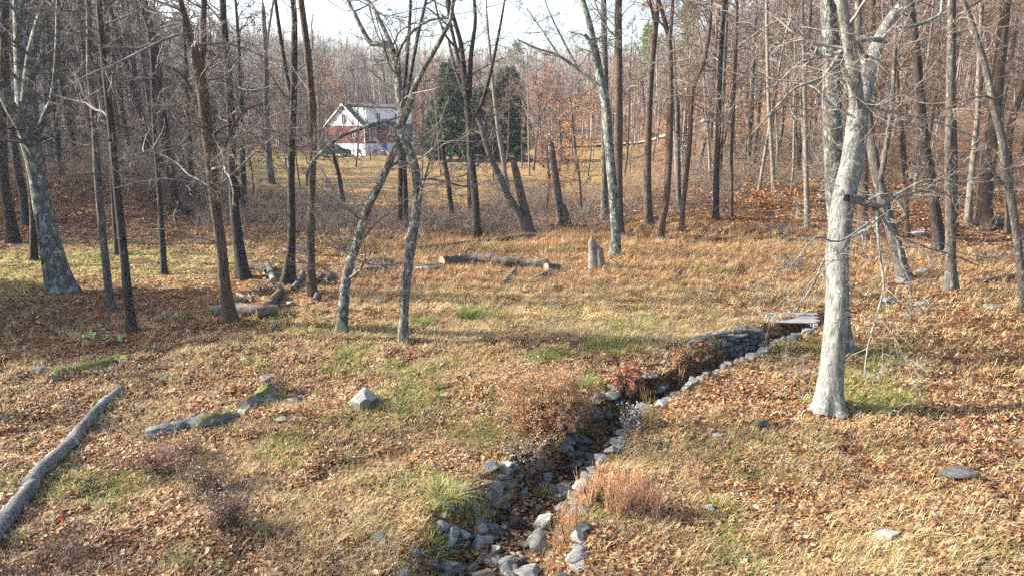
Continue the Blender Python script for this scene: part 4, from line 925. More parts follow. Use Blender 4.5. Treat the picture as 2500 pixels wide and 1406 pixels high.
tree('pale slim trunk close left of the broad furrowed one', 'pale', 'brown', [(2363,543,18),(2368,470,15),(2375,398,14),(2386,285,12),(2390,170,10),(2398,0,9)], [], 12)
tree('curving dark trunk at the right edge of the picture', 'grey', 'brown', [(2502,760,19),(2492,650,18),(2477,541,17),(2466,470,19),(2454,427,19),(2448,350,18),(2432,285,17),(2418,220,16),(2403,154,15),(2369,46,12),(2350,-5,11)], [[(2466,470,7),(2440,440,6),(2415,400,5),(2405,330,4)]], 18, low=.35, bl=2.8)
tree('grey trunk leaning right at its top near the right edge', 'brown', 'brown', [(2463,570,16),(2462,450,17),(2462,341,17),(2475,280,16),(2494,228,15),(2520,150,12)], [], 10, low=.4)
tree('grey trunk seen between the great front trunk and the leaning one', 'brown', 'brown', [(2107,594,26),(2107,500,24),(2108,400,22),(2118,250,19),(2128,60,16),(2130,-5,15)], [], 8, low=.5)
tree('dark thin trunk behind the straight knotty trunk', 'dark', 'brown', [(2334,575,14),(2332,480,13),(2331,398,12),(2328,200,10),(2330,0,9)], [], 8)
tree('thin trunk in the middle of the right slope with a forked foot', 'brown', 'brown', [(2217,577,11),(2212,480,10),(2210,398,9),(2193,228,8),(2185,80,7)], [[(2212,480,5),(2203,400,5),(2198,330,4)]], 12)
tree('slightly tilted trunk at the left edge behind the massive oak', 'dark', 'dark', [(34,594,28),(22,520,24),(11,455,22),(5,313,20),(10,150,18),(12,0,16)], [], 12, low=.3)
tree('thin dark trunk on the field edge right of the tilted one', 'dark', 'dark', [(82,636,18),(80,512,15),(70,400,14),(62,300,13),(58,150,12),(60,0,10)], [], 10)
tree('dark trunk on the left bank behind the massive oak', 'dark', 'dark', [(66,545,20),(58,480,18),(46,427,17),(28,313,15),(18,200,14),(10,60,12)], [], 10)
tree('pale grey trunk standing on the far lawn edge left of the house', 'grey', 'grey', [(662,432,17),(655,360,14),(651,285,13),(649,142,12),(643,28,10)], [[(650,120,6),(660,50,6),(668,0,5)]], 14, y0=60)
tree('crooked brush-hung tree on the lawn edge below the house', 'dark', 'brown', [(838,500,11),(828,430,10),(815,380,9),(812,340,6)], [], 12, topped=True, y0=46, bl=1.8, low=.2)
tree('young beech holding orange leaves behind the slim snag', 'grey', 'brown', [(1420,505,7),(1415,440,6),(1405,370,6),(1398,300,5),(1392,240,4)], [], 26, H=7, low=.15, bl=2.6, y0=39, leaf=(1500, np.array([[.62, .27, .10], [.52, .20, .07], [.66, .36, .16]]), .10), topped=True, name='beech_tree')
tree('small beech with orange leaves left of the slim snag', 'grey', 'brown', [(1335,490,5),(1340,430,5),(1335,380,4),(1340,330,3)], [], 20, low=.15, bl=2.0, y0=40, leaf=(900, np.array([[.62, .27, .10], [.56, .24, .10]]), .10), topped=True, name='beech_tree')
shrub(1880, 500, 150, 50, 'low oak sprouts with orange leaves on the leafy bank', 16, 'brown', 420, np.array([[.60, .28, .09], [.5, .2, .07]]), .13, dens=.7)
shrub(1820, 520, 120, 60, 'orange-leaved brush left of the pale trunk on the bank', 14, 'brown', 260, np.array([[.52, .25, .10], [.5, .2, .07]]), .12, dens=.8)
shrub(1985, 470, 70, 60, 'yellow-leaved sprout beside the pale pole-like trunk', 8, 'brown', 90, np.array([[.70, .50, .10], [.62, .36, .08]]), .13, dens=.7)
shrub(2390, 590, 110, 40, 'orange-leaved sprouts at the foot of the broad furrowed trunk', 12, 'brown', 160, np.array([[.60, .28, .12], [.66, .40, .2]]), .12, dens=.7)

for a in [(655,712,110,26,'tangle of thin dead branches between the cut logs'),(600,735,70,22,'small heap of dead twigs right of the straight brown trunk'),(850,612,110,50,'pile of dead branches behind the leaning lichen trunk'),(930,640,70,30,'dead twigs lying between the leaning trunk and the forked tree'),
          (1060,560,130,45,'dead branch tangle behind the very long pale log'),(1180,560,110,40,'dead branches lying behind the charred-looking trunk'),(735,615,90,40,'dead brush between the two straight trunks left of the leaning one'),(1900,575,130,60,'fallen dead crown lying on the brown slope left of the great trunk'),(1940,660,110,40,'fallen dead branches beside the great front trunk'),(2420,640,90,30,'dead twigs on the leaves near the right edge')]:
    shrub(a[0], a[1], a[2], a[3], a[4], 16, 'grey', 0, name='dead_branches', dens=1.0, minr=.006, up=.7, cat='dead branches')
# ------------------------------------------------------------------ house, cars, far buildings
WHITE = plainmat('white_siding', (.78, .80, .82), .6, .04, 3); BRICK = None
def bf(n, b):
    t = N(n, 'ShaderNodeTexBrick'); t.inputs['Scale'].default_value = 4.5; t.inputs['Color1'].default_value = (.17, .055, .042, 1); t.inputs['Color2'].default_value = (.12, .04, .034, 1); t.inputs['Mortar'].default_value = (.2, .15, .13, 1); t.inputs['Mortar Size'].default_value = .012
    n.links.new(coords(n, (1, 1, 1)), t.inputs['Vector']); n.links.new(t.outputs[0], b.inputs['Base Color'])
BRICK = mat('red_brick', bf); ROOF = plainmat('roof_shingle', (.045, .048, .052), .9, .25, 20); FOUND = plainmat('white_foundation', (.72, .74, .76), .8, .08, 2)
GLASS = plainmat('window_glass', (.05, .06, .07), .12, .1, 2, 0, .6); TRIM = plainmat('white_trim', (.82, .82, .82), .5, .03, 3)
CARD = plainmat('dark_car_paint', (.02, .025, .028), .25, .1, 1, .2, .6); CARS = plainmat('silver_car_paint', (.55, .57, .60), .3, .05, 1, .4, .5); TYRE = plainmat('tyre_rubber', (.02, .02, .02), .9, .1, 8); RIM = plainmat('wheel_rim', (.5, .5, .52), .35, .1, 4, .7)
def poly(name, verts, faces, m, parent=None, loc=(0, 0, 0)):
    me = bpy.data.meshes.new(name); me.from_pydata(verts, [], faces); me.update(); me.materials.append(m)
    bm = bmesh.new(); bm.from_mesh(me); bmesh.ops.recalc_face_normals(bm, faces=bm.faces); bm.to_mesh(me); bm.free()
    o = bpy.data.objects.new(name, me); C.objects.link(o); o.location = loc; o.parent = parent; return o
hy = 104.0; hp, _ = onplane(891, 378, hy); hz = float(height(hp[0], hy))
# local frame: corner nearest camera at origin, gable wall runs along -x, side wall runs along +y
house = empty('house', (hp[0], hy, hz - .1), 'white and red brick house with a gable end beyond the lawn', 'house', rz=R(-34))
GW, SL = 8.0, 10.5
box('foundation', (GW, SL, 1.9), (-GW / 2, SL / 2, .85), FOUND, house, bev=0)
box('brick_wall', (GW + .1, SL + .1, 2.55), (-GW / 2, SL / 2, 3.07), BRICK, house, bev=0)
z1 = 4.345; zr = 7.45
poly('gable_wall', [(-GW, 0, z1), (0, 0, z1), (-GW / 2, 0, zr), (-GW, SL, z1), (0, SL, z1), (-GW / 2, SL, zr)], [(0, 1, 2), (3, 5, 4), (0, 3, 4, 1)], WHITE, house)
def slope(x0, z0, x1, z1_, y0, y1, th=.16, name='roof'):
    return poly(name, [(x0, y0, z0), (x1, y0, z1_), (x1, y1, z1_), (x0, y1, z0), (x0, y0, z0 + th), (x1, y0, z1_ + th), (x1, y1, z1_ + th), (x0, y1, z0 + th)], [(0, 1, 2, 3), (4, 7, 6, 5), (0, 4, 5, 1), (1, 5, 6, 2), (2, 6, 7, 3), (3, 7, 4, 0)], ROOF, house)
slope(-GW - .3, z1 - .22, -GW / 2, zr + .01, -.35, SL + .3); slope(.3, z1 - .22, -GW / 2, zr + .01, -.35, SL + .3)
box('dormer', (3.1, SL - .7, 2.65), (-1.72, SL / 2 + .4, 5.66), WHITE, house, bev=0)
slope(.08, 6.98, -GW / 2 + .05, 7.54, .55, SL + .2, .12, 'dormer_roof')
for sx in (-1, 1):
    poly('fascia', [(-GW / 2, -.38, zr + .14), (-GW / 2 + sx * 4.28, -.38, z1 - .1), (-GW / 2 + sx * 4.28, -.38, z1 - .28), (-GW / 2, -.38, zr - .1), (-GW / 2, -.36, zr + .14), (-GW / 2 + sx * 4.28, -.36, z1 - .1), (-GW / 2 + sx * 4.28, -.36, z1 - .28), (-GW / 2, -.36, zr - .1)], [(0, 1, 2, 3), (4, 7, 6, 5), (0, 4, 5, 1), (1, 5, 6, 2), (2, 6, 7, 3), (3, 7, 4, 0)], TRIM, house)
def window(c, wd, ht, axis, m=GLASS):
    t = (wd + .24, .1, ht + .24) if axis == 'x' else (.1, wd + .24, ht + .24); t2 = (wd, .06, ht) if axis == 'x' else (.06, wd, ht)
    f = box('window', t, c, TRIM, house, bev=0); off = (0, -.045, 0) if axis == 'x' else (.045, 0, 0); box('pane', t2, off, GLASS, f, bev=0)
    off2 = (0, -.085, 0) if axis == 'x' else (.085, 0, 0); box('muntin', (.06, .03, ht) if axis == 'x' else (.03, .06, ht), off2, TRIM, f, bev=0)
window((-GW / 2, -.02, 5.35), .8, 1.2, 'x'); window((-2.2, -.08, 3.2), .8, 1.1, 'x')
window((.08, 1.7, 3.2), 1.1, 1.8, 'y'); window((.08, 5.8, 3.5), .9, .9, 'y'); window((.08, 8.6, 3.4), .9, 1.2, 'y')
window((-.15, 3.2, 5.7), .8, 1.0, 'y'); window((-.15, 7.2, 5.7), .8, 1.0, 'y')
poly('gable_vent', [(-GW / 2 - .6, -.04, 6.6), (-GW / 2 + .6, -.04, 6.6), (-GW / 2, -.04, 7.1), (-GW / 2 - .6, .05, 6.6), (-GW / 2 + .6, .05, 6.6), (-GW / 2, .05, 7.1)], [(0, 1, 2), (3, 5, 4), (0, 3, 4, 1), (1, 4, 5, 2), (2, 5, 3, 0)], ROOF, house)
box('downspout', (.12, .12, 4.2), (.12, -.02, 2.2), TRIM, house, bev=0)
box('door', (.06, .95, 1.7), (.03, 4.2, .95), plainmat('blue_door', (.08, .16, .32)), house, bev=0)
st = box('porch_steps', (1.6, 1.2, .5), (-4.0, -.7, .25), FOUND, house, bev=0)
for k in range(3): box('step', (1.6, .3, .3), (0, -.55 - .3 * k, -.1 - .05 * k), FOUND, st, bev=0)
def car(px, py, y, rz, paint, label, suv=True, zoff=0):
    q, _ = onplane(px, py, y); z = float(height(q[0], y)) + zoff
    e = empty('parked_car', (q[0], y, z), label, 'car', 'cars parked by the house', rz=R(rz))
    prof = [(-2.2, .35), (-2.25, .8), (-2.15, 1.05), (-1.95, 1.6), (-1.5, 1.72), (.3, 1.68), (1.0, 1.15), (2.0, .98), (2.25, .7), (2.25, .35)]
    n = len(prof); V = [(x, -.86 if zz < 1.2 else -.68, zz) for x, zz in prof] + [(x, .86 if zz < 1.2 else .68, zz) for x, zz in prof]
    poly('body', V, [tuple(range(n)), tuple(range(2 * n - 1, n - 1, -1))] + [(k, (k + 1) % n, n + (k + 1) % n, n + k) for k in range(n)], paint, e)
    for sy in (-1, 1):
        poly('side_window', [(-1.85, sy * .80, 1.12), (.75, sy * .84, 1.12), (.2, sy * .70, 1.6), (-1.7, sy * .70, 1.6), (-1.85, sy * .76, 1.12), (.75, sy * .78, 1.12), (.2, sy * .66, 1.6), (-1.7, sy * .66, 1.6)], [(0, 1, 2, 3), (4, 7, 6, 5), (0, 4, 5, 1), (1, 5, 6, 2), (2, 6, 7, 3), (3, 7, 4, 0)], GLASS, e)
        box('headlight', (.06, .35, .16), (2.24, sy * .6, .78), TRIM, e); 
        for sx in (-1.4, 1.4):
            a = Acc(); tubes(a, np.array([[[sx, sy * .66, .34], [sx, sy * .90, .34]]]), np.array([[.34, .34]]), 16, cap=True); wl = a.build('wheel', TYRE); wl.parent = e
            a = Acc(); tubes(a, np.array([[[sx, sy * .8, .34], [sx, sy * .915, .34]]]), np.array([[.19, .19]]), 12, cap=True); r = a.build('rim', RIM); r.parent = wl
    poly('windscreen', [(.34, -.62, 1.62), (.34, .62, 1.62), (.98, .74, 1.18), (.98, -.74, 1.18), (.40, -.62, 1.69), (.40, .62, 1.69), (1.04, .74, 1.22), (1.04, -.74, 1.22)], [(0, 1, 2, 3), (4, 7, 6, 5), (0, 4, 5, 1), (1, 5, 6, 2), (2, 6, 7, 3), (3, 7, 4, 0)], GLASS, e)
    return e
car(818, 376, 99, 12, CARD, 'dark estate car parked in front of the white house')
car(1007, 330, 122, 8, CARS, 'silver car parked behind the right corner of the house', zoff=1.2)
RED = plainmat('red_chair', (.45, .08, .06)); BLU = plainmat('blue_plastic', (.05, .15, .4))
def gchair(px, y, m, label):
    q, _ = onplane(px, 372, y); e = empty('garden_chair', (q[0], y, float(height(q[0], y))), label, 'chair', 'garden chairs by the house', rz=.4)
    box('seat', (.5, .5, .05), (0, 0, .45), m, e); box('backrest', (.5, .05, .5), (0, .25, .72), m, e, (-.15, 0, 0))
    for sx in (-.22, .22):
        for sy in (-.22, .22): box('leg', (.04, .04, .45), (sx, sy, .225), m, e, bev=0)
gchair(878, 101, RED, 'red garden chair left of the house corner'); gchair(918, 102, RED, 'red garden chair in front of the white foundation'); gchair(943, 103, BLU, 'blue garden chair near the right end of the white foundation')
q, _ = onplane(930, 372, 103); tb = empty('garden_table', (q[0], 103, float(height(q[0], 103))), 'small white garden table between the chairs by the house', 'table')
box('tabletop', (.9, .7, .05), (0, 0, .7), TRIM, tb)
for sx in (-.38, .38):
    for sy in (-.28, .28): box('leg', (.04, .04, .68), (sx, sy, .34), TRIM, tb, bev=0)
def farhouse(px, y, W, D, H, wallm, label, rz=0, zoff=0, rh=1.8):
    q, _ = onplane(px, 330, y); e = empty('distant_house', (q[0], y, float(height(q[0], y)) + zoff), label, 'house', None, R(rz))
    box('wall', (W, D, H), (0, 0, H / 2 - .2), wallm, e, bev=0)
    poly('roof', [(-W / 2 - .3, -D / 2 - .4, H - .25), (W / 2 + .3, -D / 2 - .4, H - .25), (W / 2 + .3, D / 2 + .4, H - .25), (-W / 2 - .3, D / 2 + .4, H - .25), (-W / 2 - .3, 0, H + rh), (W / 2 + .3, 0, H + rh)], [(0, 1, 5, 4), (2, 3, 4, 5), (1, 2, 5), (3, 0, 4), (0, 3, 2, 1)], ROOF, e)
    for k in range(3): f = box('window', (.9, .1, 1.2), ((k - 1) * W * .3, -D / 2 - .02, H * .55), TRIM, e, bev=0); box('pane', (.75, .06, 1.05), (0, -.04, 0), GLASS, f, bev=0)
farhouse(22, 78, 9, 7, 3.6, plainmat('beige_siding', (.50, .42, .30)), 'beige house half hidden by trunks at the far left edge', 20)
farhouse(180, 92, 8, 6, 2.4, plainmat('grey_siding', (.45, .47, .5)), 'low grey outbuilding deep in the woods at left', 8)
farhouse(1458, 150, 12, 8, 5, plainmat('pale_siding', (.62, .62, .64)), 'pale distant house seen through the trees right of centre', -10, -6)
V = []; 
for k in range(13):
    xx = 4 + k * 3.0; yy = 124 + 1.2 * math.sin(k * .5)
    for dyy in (-2.2, 2.2): V.append((xx, yy + dyy, float(height(xx, yy)) + .25))
poly('road', V, [(2 * k, 2 * k + 2, 2 * k + 3, 2 * k + 1) for k in range(12)], plainmat('gravel_road', (.42, .34, .26), .95, .2, 4))['kind'] = 'structure'

# ------------------------------------------------------------------ evergreens
def conifer(px, y, H, W, label, pal, cat='evergreen tree', name='evergreen_tree', n=5200, base=.05, shape=1.0, sz=.42, zoff=0, bottom=.0):
    q, _ = onplane(px, 370, y); z0 = float(height(q[0], y)); p = Vector((q[0], y, z0)); g = np.random.default_rng(int(px)); e = empty(name, p, label, cat, 'evergreens right of the house' if name == 'evergreen_tree' else None)
    a = Acc(); t = np.linspace(0, 1, 9)[:, None]; trunk_tube(a, np.array(p) + np.array([0, 0, H * .96]) * t, np.linspace(.22, .03, 9), 8, g, .2, .05); o = a.build('trunk', BARK['brown'], loc=p, smooth=True); par(o, e)
    nbr = 240; h = bottom + (1 - bottom) * g.uniform(base, .99, nbr) ** 1.0; az = g.uniform(0, 6.283, nbr); L = W / 2 * (1 - h) ** shape * g.uniform(.6, 1.12, nbr) + .15
    S = np.array(p) + np.column_stack([np.zeros((nbr, 2)), h * H]); D = np.column_stack([np.cos(az), np.sin(az), g.uniform(-.35, .25, nbr)])
    P, Rd = grow(g, S, D, L, np.full(nbr, .03), 6, .1, .02); a = Acc(); tubes(a, P, Rd, 3); o = a.build('branches', TW['dark'], loc=p); par(o, e)
    bi = g.integers(0, nbr, n); tt = g.uniform(.25, 1, n) * 5.99; i = tt.astype(int); f = (tt - i)[:, None]; Q = P[bi, i] * (1 - f) + P[bi, np.minimum(i + 1, 6)] * f + g.normal(0, .12, (n, 3))
    D = unit(unit(P[bi, 6] - P[bi, 0]) + g.normal(0, .55, (n, 3)) + [0, 0, -.15]); sd_ = unit(np.cross(D, g.normal(0, 1, (n, 3)))); ln = g.uniform(.5, 1.2, n)[:, None] * sz; wd = ln * .16
    V = np.stack([Q - sd_ * wd, Q + D * ln * .5 + sd_ * wd * 1.3, Q + D * ln, Q + D * ln * .45 - sd_ * wd * 1.2], 1).reshape(-1, 3); a = Acc(); a.add(V, np.arange(4 * n).reshape(-1, 4), None, np.repeat(pick(g, pal, n), 4, axis=0)); o = a.build('needles', M_GRASS, loc=p); par(o, e)
DG = np.array([[.022, .066, .016], [.05, .11, .03], [.012, .034, .010]]); LG = np.array([[.16, .22, .06], [.22, .27, .09], [.12, .17, .05]])
conifer(1100, 90, 11.6, 7.4, 'dark evergreen tree nearest the house', DG, n=26000, shape=.6, sz=.68)
conifer(1178, 93, 9.0, 7.0, 'lower middle one of the three dark evergreens', DG, n=24000, shape=.6, sz=.68)
conifer(1240, 91, 11.2, 7.4, 'right-hand one of the three dark evergreens', DG, n=26000, shape=.6, sz=.68)
conifer(1575, 165, 21, 10, 'pale green pine on the hillside right of centre', LG, name='pine_tree', cat='pine tree', n=1600, sz=1.1, bottom=.35, shape=.5)
conifer(1668, 175, 26, 9, 'tall pale green pine breaking the skyline', LG, name='pine_tree', cat='pine tree', n=1500, sz=1.1, bottom=.45, shape=.5)
conifer(1262, 220, 17, 8, 'small pine on the far ridge above the evergreens', LG * .8, name='pine_tree', cat='pine tree', n=1100, sz=1.1, bottom=.35, shape=.5)

# ------------------------------------------------------------------ woods: copies of a few bare trees
def template(seed, H, r, m, tw, label, group, wob=.03, nb=30, low=.25, bl=.21, loc=(0, 0, 0), leaf=None):
    g = np.random.default_rng(seed); n = 14; P = np.zeros((n, 3)); d = np.array([g.normal(0, .05), g.normal(0, .05), 1.0])
    for k in range(1, n):
        d = unit(d + [g.normal(0, wob), g.normal(0, wob), .03]); P[k] = P[k - 1] + d * H / (n - 1)
    Rr = r * (1 - .88 * np.linspace(0, 1, n) ** 1.1); SP, SR = smoothline(P, Rr, .6); e = empty('bare_tree', loc, label, 'tree', group); a = Acc()
    trunk_tube(a, SP, SR, 8, g, .35, .05)
    if g.uniform() < .6:
        i = int(g.uniform(.35, .6) * (len(SP) - 1)); az = g.uniform(0, 6.28); Q, Rq = grow(g, SP[i][None], np.array([[math.cos(az) * .4, math.sin(az) * .4, 1.]]), np.array([H - SP[i][2]]) * .85, np.array([SR[i] * .75]), 9, .05, .03, .1); tubes(a, Q, Rq, 6)
        extra = (Q[0], Rq[0])
    else: extra = None
    o = a.build('trunk', BARK[m], smooth=True); par(o, e)
    S = []; D = []; L = []; RR = []
    for k in range(nb):
        SPq, SRq = (extra if extra is not None and k % 3 == 0 else (SP, SR)); lo = .1 if SPq is not SP else low
        t = lo + (1 - lo) * g.uniform(0, .97) ** .8; i = int(t * (len(SPq) - 1)); az = g.uniform(0, 6.283); S.append(SPq[i]); D.append([math.cos(az), math.sin(az), g.uniform(.1, 1.3)])
        l = H * bl * g.uniform(.5, 1.2) * (1.15 - t * .6); L.append(l); RR.append(min(SRq[i] * .55, .008 + l * .011))
    for k in range(7):
        i = int(g.uniform(.06, .35) * (len(SP) - 1)); az = g.uniform(0, 6.283); S.append(SP[i]); D.append([math.cos(az), math.sin(az), g.uniform(-.2, .5)]); l = g.uniform(.8, 2.2); L.append(l); RR.append(.012)
    b = Acc(); tips = twigs(g, b, np.array(S), np.array(D), np.array(L), np.array(RR), 1.0, .01, 3, .013); o = b.build('branches', TW[tw]); par(o, e)
    if leaf:
        n_, pal, sz = leaf; F_ = tips.reshape(-1, 3); idx = g.integers(0, len(F_), n_); a2 = Acc(); leaves_at(a2, g, F_[idx] + g.normal(0, .1, (n_, 3)), g.uniform(.7, 1.3, n_) * sz, pick(g, pal, n_), .9); q = a2.build('leaves', M_LEAF); par(q, e)
    return e
TPL = {}
for key, a in {'d1': (1, 16, .17, 'dark', 'dark'), 'd2': (2, 18, .20, 'dark', 'dark'), 'b1': (3, 15, .12, 'brown', 'brown'), 'b2': (4, 17, .15, 'brown', 'brown'), 'p1': (5, 16, .12, 'pale', 'brown'), 'p2': (6, 14, .085, 'pale', 'brown'),
               'g1': (7, 17, .17, 'grey', 'grey'), 'g2': (8, 13, .09, 'grey', 'brown'), 'l1': (9, 16, .16, 'lichen', 'grey'), 's1': (10, 9, .055, 'brown', 'brown'), 's2': (11, 8, .05, 'grey', 'brown')}.items():
    TPL[key] = [template(*a, 'x', 'x', wob=.03 if key[0] != 's' else .05), False]
RUST = np.array([[.34, .17, .10], [.42, .22, .12], [.28, .15, .11]])
TPL['r1'] = [template(21, 13, .14, 'brown', 'brown', 'x', 'x', nb=34, low=.2, bl=.24, leaf=(2600, np.array([[.38, .22, .18], [.33, .18, .14], [.45, .28, .22]]), .13)), False]
TPL['o1'] = [template(22, 14, .15, 'dark', 'dark', 'x', 'x', nb=26, leaf=(1500, np.array([[.50, .22, .08], [.42, .2, .09], [.55, .33, .1]]), .2)), False]
LABELS = {'d': 'dark bare trunk', 'b': 'brown bare trunk', 'p': 'pale thin bare trunk', 'g': 'grey bare trunk', 'l': 'lichen-spotted bare trunk', 's': 'bare sapling', 'r': 'pinkish brown twiggy tree', 'o': 'bare tree keeping orange-brown leaves'}
LM = [(-40, 'the left edge of the picture'), (8, 'the tilted trunk at the left edge'), (80, 'the massive leaning oak'), (235, 'the slim split-seamed trunk'), (285, 'the straight mottled trunk'), (390, 'the thin trunk by the field strip'), (515, 'the brown forked trunk'), (568, 'the vine covered trunk'), (654, 'the pale lawn-edge trunk'), (712, 'the dark hollow trunk'), (762, 'the vine-draped trunk'),
 (840, 'the house gable'), (930, 'the house windows'), (995, 'the forked grey tree'), (1100, 'the evergreen nearest the house'), (1148, 'the charred-looking trunk'), (1240, 'the right-hand evergreen'), (1350, 'the slim snag'), (1420, 'the orange beech'), (1490, 'the knobbly lichen trunk'), (1581, 'the straight dark brown trunk'), (1634, 'the smooth curved trunk'), (1684, 'the trunk that bends right'), (1751, 'the dark furrowed trunk'),
 (1790, 'the thin vine-hung stem'), (1883, 'the small pale bank trunk'), (1967, 'the pole-like pale trunk'), (2040, 'the great front trunk'), (2135, 'the leaning mossy-footed trunk'), (2203, 'the fork-footed thin trunk'), (2258, 'the dark trunk bending left'), (2320, 'the straight knotty trunk'), (2412, 'the broad furrowed trunk'), (2462, 'the trunk leaning right'), (2530, 'the right edge of the picture')]
def place(key, x, y, s, rz, where):
    t, used = TPL[key]
    o = copy_tree(t) if used else t; TPL[key][1] = True
    o.location = (x, y, float(height(x, y)) - .08); o.rotation_euler = (0, 0, rz); o.scale = (s, s, s * (1 if key[0] != 's' else 1))
    q_, _u = project(x, y, float(height(x, y)) + 3); dist = math.hypot(x, y)
    if 'left of the photographed' in where or 'beside' in where or 'roof' in where: o['label'] = LABELS[key[0]] + ' ' + where
    else:
        lm = min(LM, key=lambda t: abs(t[0] - q_)); far = 'near' if dist < 55 else ('mid-distance' if dist < 85 else 'distant')
        o['label'] = f"{far} {LABELS[key[0]]} {'left' if q_ < lm[0] else 'right'} of {lm[1]}"
    o['group'] = LABELS[key[0]] + 's ' + where
g = np.random.default_rng(77)
taken = []
def region(n, px0, px1, d0, d1, keys, where, smin=.8, smax=1.15, gap=1.3, pw=1.0):
    c = 0; tries = 0
    while c < n and tries < n * 40:
        tries += 1; px = g.uniform(px0, px1); y = d0 + (d1 - d0) * g.uniform() ** pw; x = (px - 1250) / F * (y * math.cos(PITCH) + 1)
        if any((x - a) ** 2 + (y - b) ** 2 < gap * gap for a, b in taken): continue
        taken.append((x, y)); place(keys[int(g.integers(0, len(keys)))], x, y, g.uniform(smin, smax), g.uniform(0, 6.28), where); c += 1
region(112, 1640, 2600, 40, 112, ['p1', 'p2', 'b1', 'b2', 'p2', 'g2', 'p1', 'g1'], 'in the woods on the right-hand slope', gap=1.5)
region(28, 1600, 2250, 36, 62, ['s1', 's2', 's1', 'p2'], 'in the brush of the right-hand slope')
region(34, -90, 470, 42, 88, ['d1', 'd2', 'g1', 'd1', 'b2', 'l1'], 'in the woods behind the left bank')
region(16, 80, 640, 38, 52, ['s1', 's2', 'd1'], 'in the brush of the left bank', smax=1.0)
region(20, 380, 800, 92, 124, ['d1', 'd2', 'b2', 'g1', 'o1'], 'beyond the lawn left of the house')
region(17, 700, 1110, 121, 145, ['d2', 'b2', 'g1', 'o1', 'g1'], 'behind the white house')
region(26, 1270, 1680, 52, 112, ['b1', 's1', 'p2', 'b1', 'g2', 's1', 'r1'], 'in the thin woods right of the lawn', smin=.75, smax=1.0)
for px, y, s in ((1318, 84, .95), (1370, 92, .8), (1262, 100, .9)): place('r1', (px - 1250) / F * y, y, s, px, 'beside the dark evergreens')
for px, y, s in ((860, 124, .8), (800, 128, .8)): place('o1', (px - 1250) / F * y, y, s, px, 'rising over the roof of the white house')
# trees left of the frame, whose shadows fall across the clearing
for x, y, k, s in ((-27, 10, 'p1', 1.0), (-33, 11, 'g1', 1.0), (-38, 6.5, 'd1', 1.0), (-30, 13.5, 'b2', 1.0), (-24, 7.5, 'p2', 1.0), (-36, 26, 'd1', 1), (-42, 17, 'g1', 1)):
    place(k, x, y, s, x * y, 'left of the photographed clearing')
cset = [o for o in list(C.objects) if o.name == 'evergreen_tree'][0]
for k_, (x, y, s_q) in enumerate(((-15.5, 16.3, .45), (-16.5, 17.8, .5), (-17.8, 16.6, .55), (-16.8, 19.4, .5), (-18.6, 18.2, .55), (-18.5, 20.6, .5), (-19, 15.6, .5), (-20, 19.4, .6))):  # dense evergreens out of view, added to shade the left foreground
    o = copy_tree(cset); x -= 2.2; o.location = (x, y, float(height(x, y))); o.scale = (s_q,) * 3; o.rotation_euler = (0, 0, k_ * 1.3); o['label'] = 'young evergreen growing just left of the photographed clearing'; o['group'] = 'unseen young evergreens added to shade the clearing'
for key_, px_, y_, s_q in (('s1',790,90,1),('s2',825,84,1),('b1',868,80,.8),('s1',905,92,1.1),('s2',955,86,1),('p2',1075,70,.8),('s1',1205,60,1),('b1',1232,74,.85),('p1',1292,68,.8),('s2',1030,62,1),('p2',700,72,.9),('b2',610,80,.9),('d1',560,70,.8),('s1',730,58,1.1)):
    place(key_, (px_ - 1250) / F * (y_ * math.cos(PITCH) + 1), y_, s_q, px_, 'standing on the lawn')
for k_ in range(74):
    yy = g.uniform(30, 80); xx = -yy * .80 - g.uniform(2, 26); place(['d1', 'd2', 'g1', 'l1', 'b2'][k_ % 5], xx, yy, g.uniform(.9, 1.2), g.uniform(0, 6), 'left of the photographed clearing')
# far wooded hills: reads as one mass
n = 4800; px = g.uniform(-250, 2750, n); d = 112 + 230 * g.uniform(0, 1, n) ** .8; az = np.arctan((px - 1250) / F); x = d * np.sin(az); y = d * np.cos(az)
k = ~((d < 122) & (px > 350) & (px < 1300)); x, y, d, px = x[k], y[k], d[k], px[k]; n = len(x)
H = g.uniform(11, 18, n); B = np.column_stack([x, y, height(x, y) - .3]); acc = Acc()
kind = g.uniform(0, 1, n); tc = np.where(kind[:, None] < .55, [[.20, .165, .145]], np.where(kind[:, None] < .85, [[.26, .225, .195]], [[.235, .175, .14]])) * g.uniform(.75, 1.2, (n, 1))
T = np.stack([B, B + np.column_stack([g.normal(0, .3, n), g.normal(0, .3, n), H * .5]), B + np.column_stack([g.normal(0, .6, n), g.normal(0, .6, n), H])], 1)
tubes(acc, T, np.stack([H * .011, H * .007, H * .002], 1), 3, tc)
m = 15; t = g.uniform(.3, .95, (n, m)); S = B[:, None] + (T[:, 2] - B)[:, None] * t[..., None]; az = g.uniform(0, 6.28, (n, m)); D = np.stack([np.cos(az), np.sin(az), g.uniform(.5, 1.5, (n, m))], -1)
L = (H[:, None] * .26 * (1.2 - t)).ravel(); P, Rd = grow(g, S.reshape(-1, 3), D.reshape(-1, 3), L, np.full(n * m, .05), 2, .15, .05); c1 = np.repeat(tc, m, axis=0); tubes(acc, P, Rd, 3, c1)
s, dd, l, r = spawn(g, P, Rd, 6, .2, 1, (.3, 1.0), .55, .7, L); mm = len(s); dd = unit(dd + [0, 0, .25]); e = s + dd * l[:, None]; sd_ = unit(np.cross(dd, g.normal(0, 1, (mm, 3)))) * .035
acc.add(np.stack([s - sd_, s + sd_, e], 1).reshape(-1, 3), None, np.arange(3 * mm).reshape(-1, 3), np.repeat(np.repeat(c1, 6, axis=0), 3, axis=0))
tag(acc.build('far_woods', M_TINT), 'bare grey-brown woods covering the far hills', 'woods', kind='stuff')

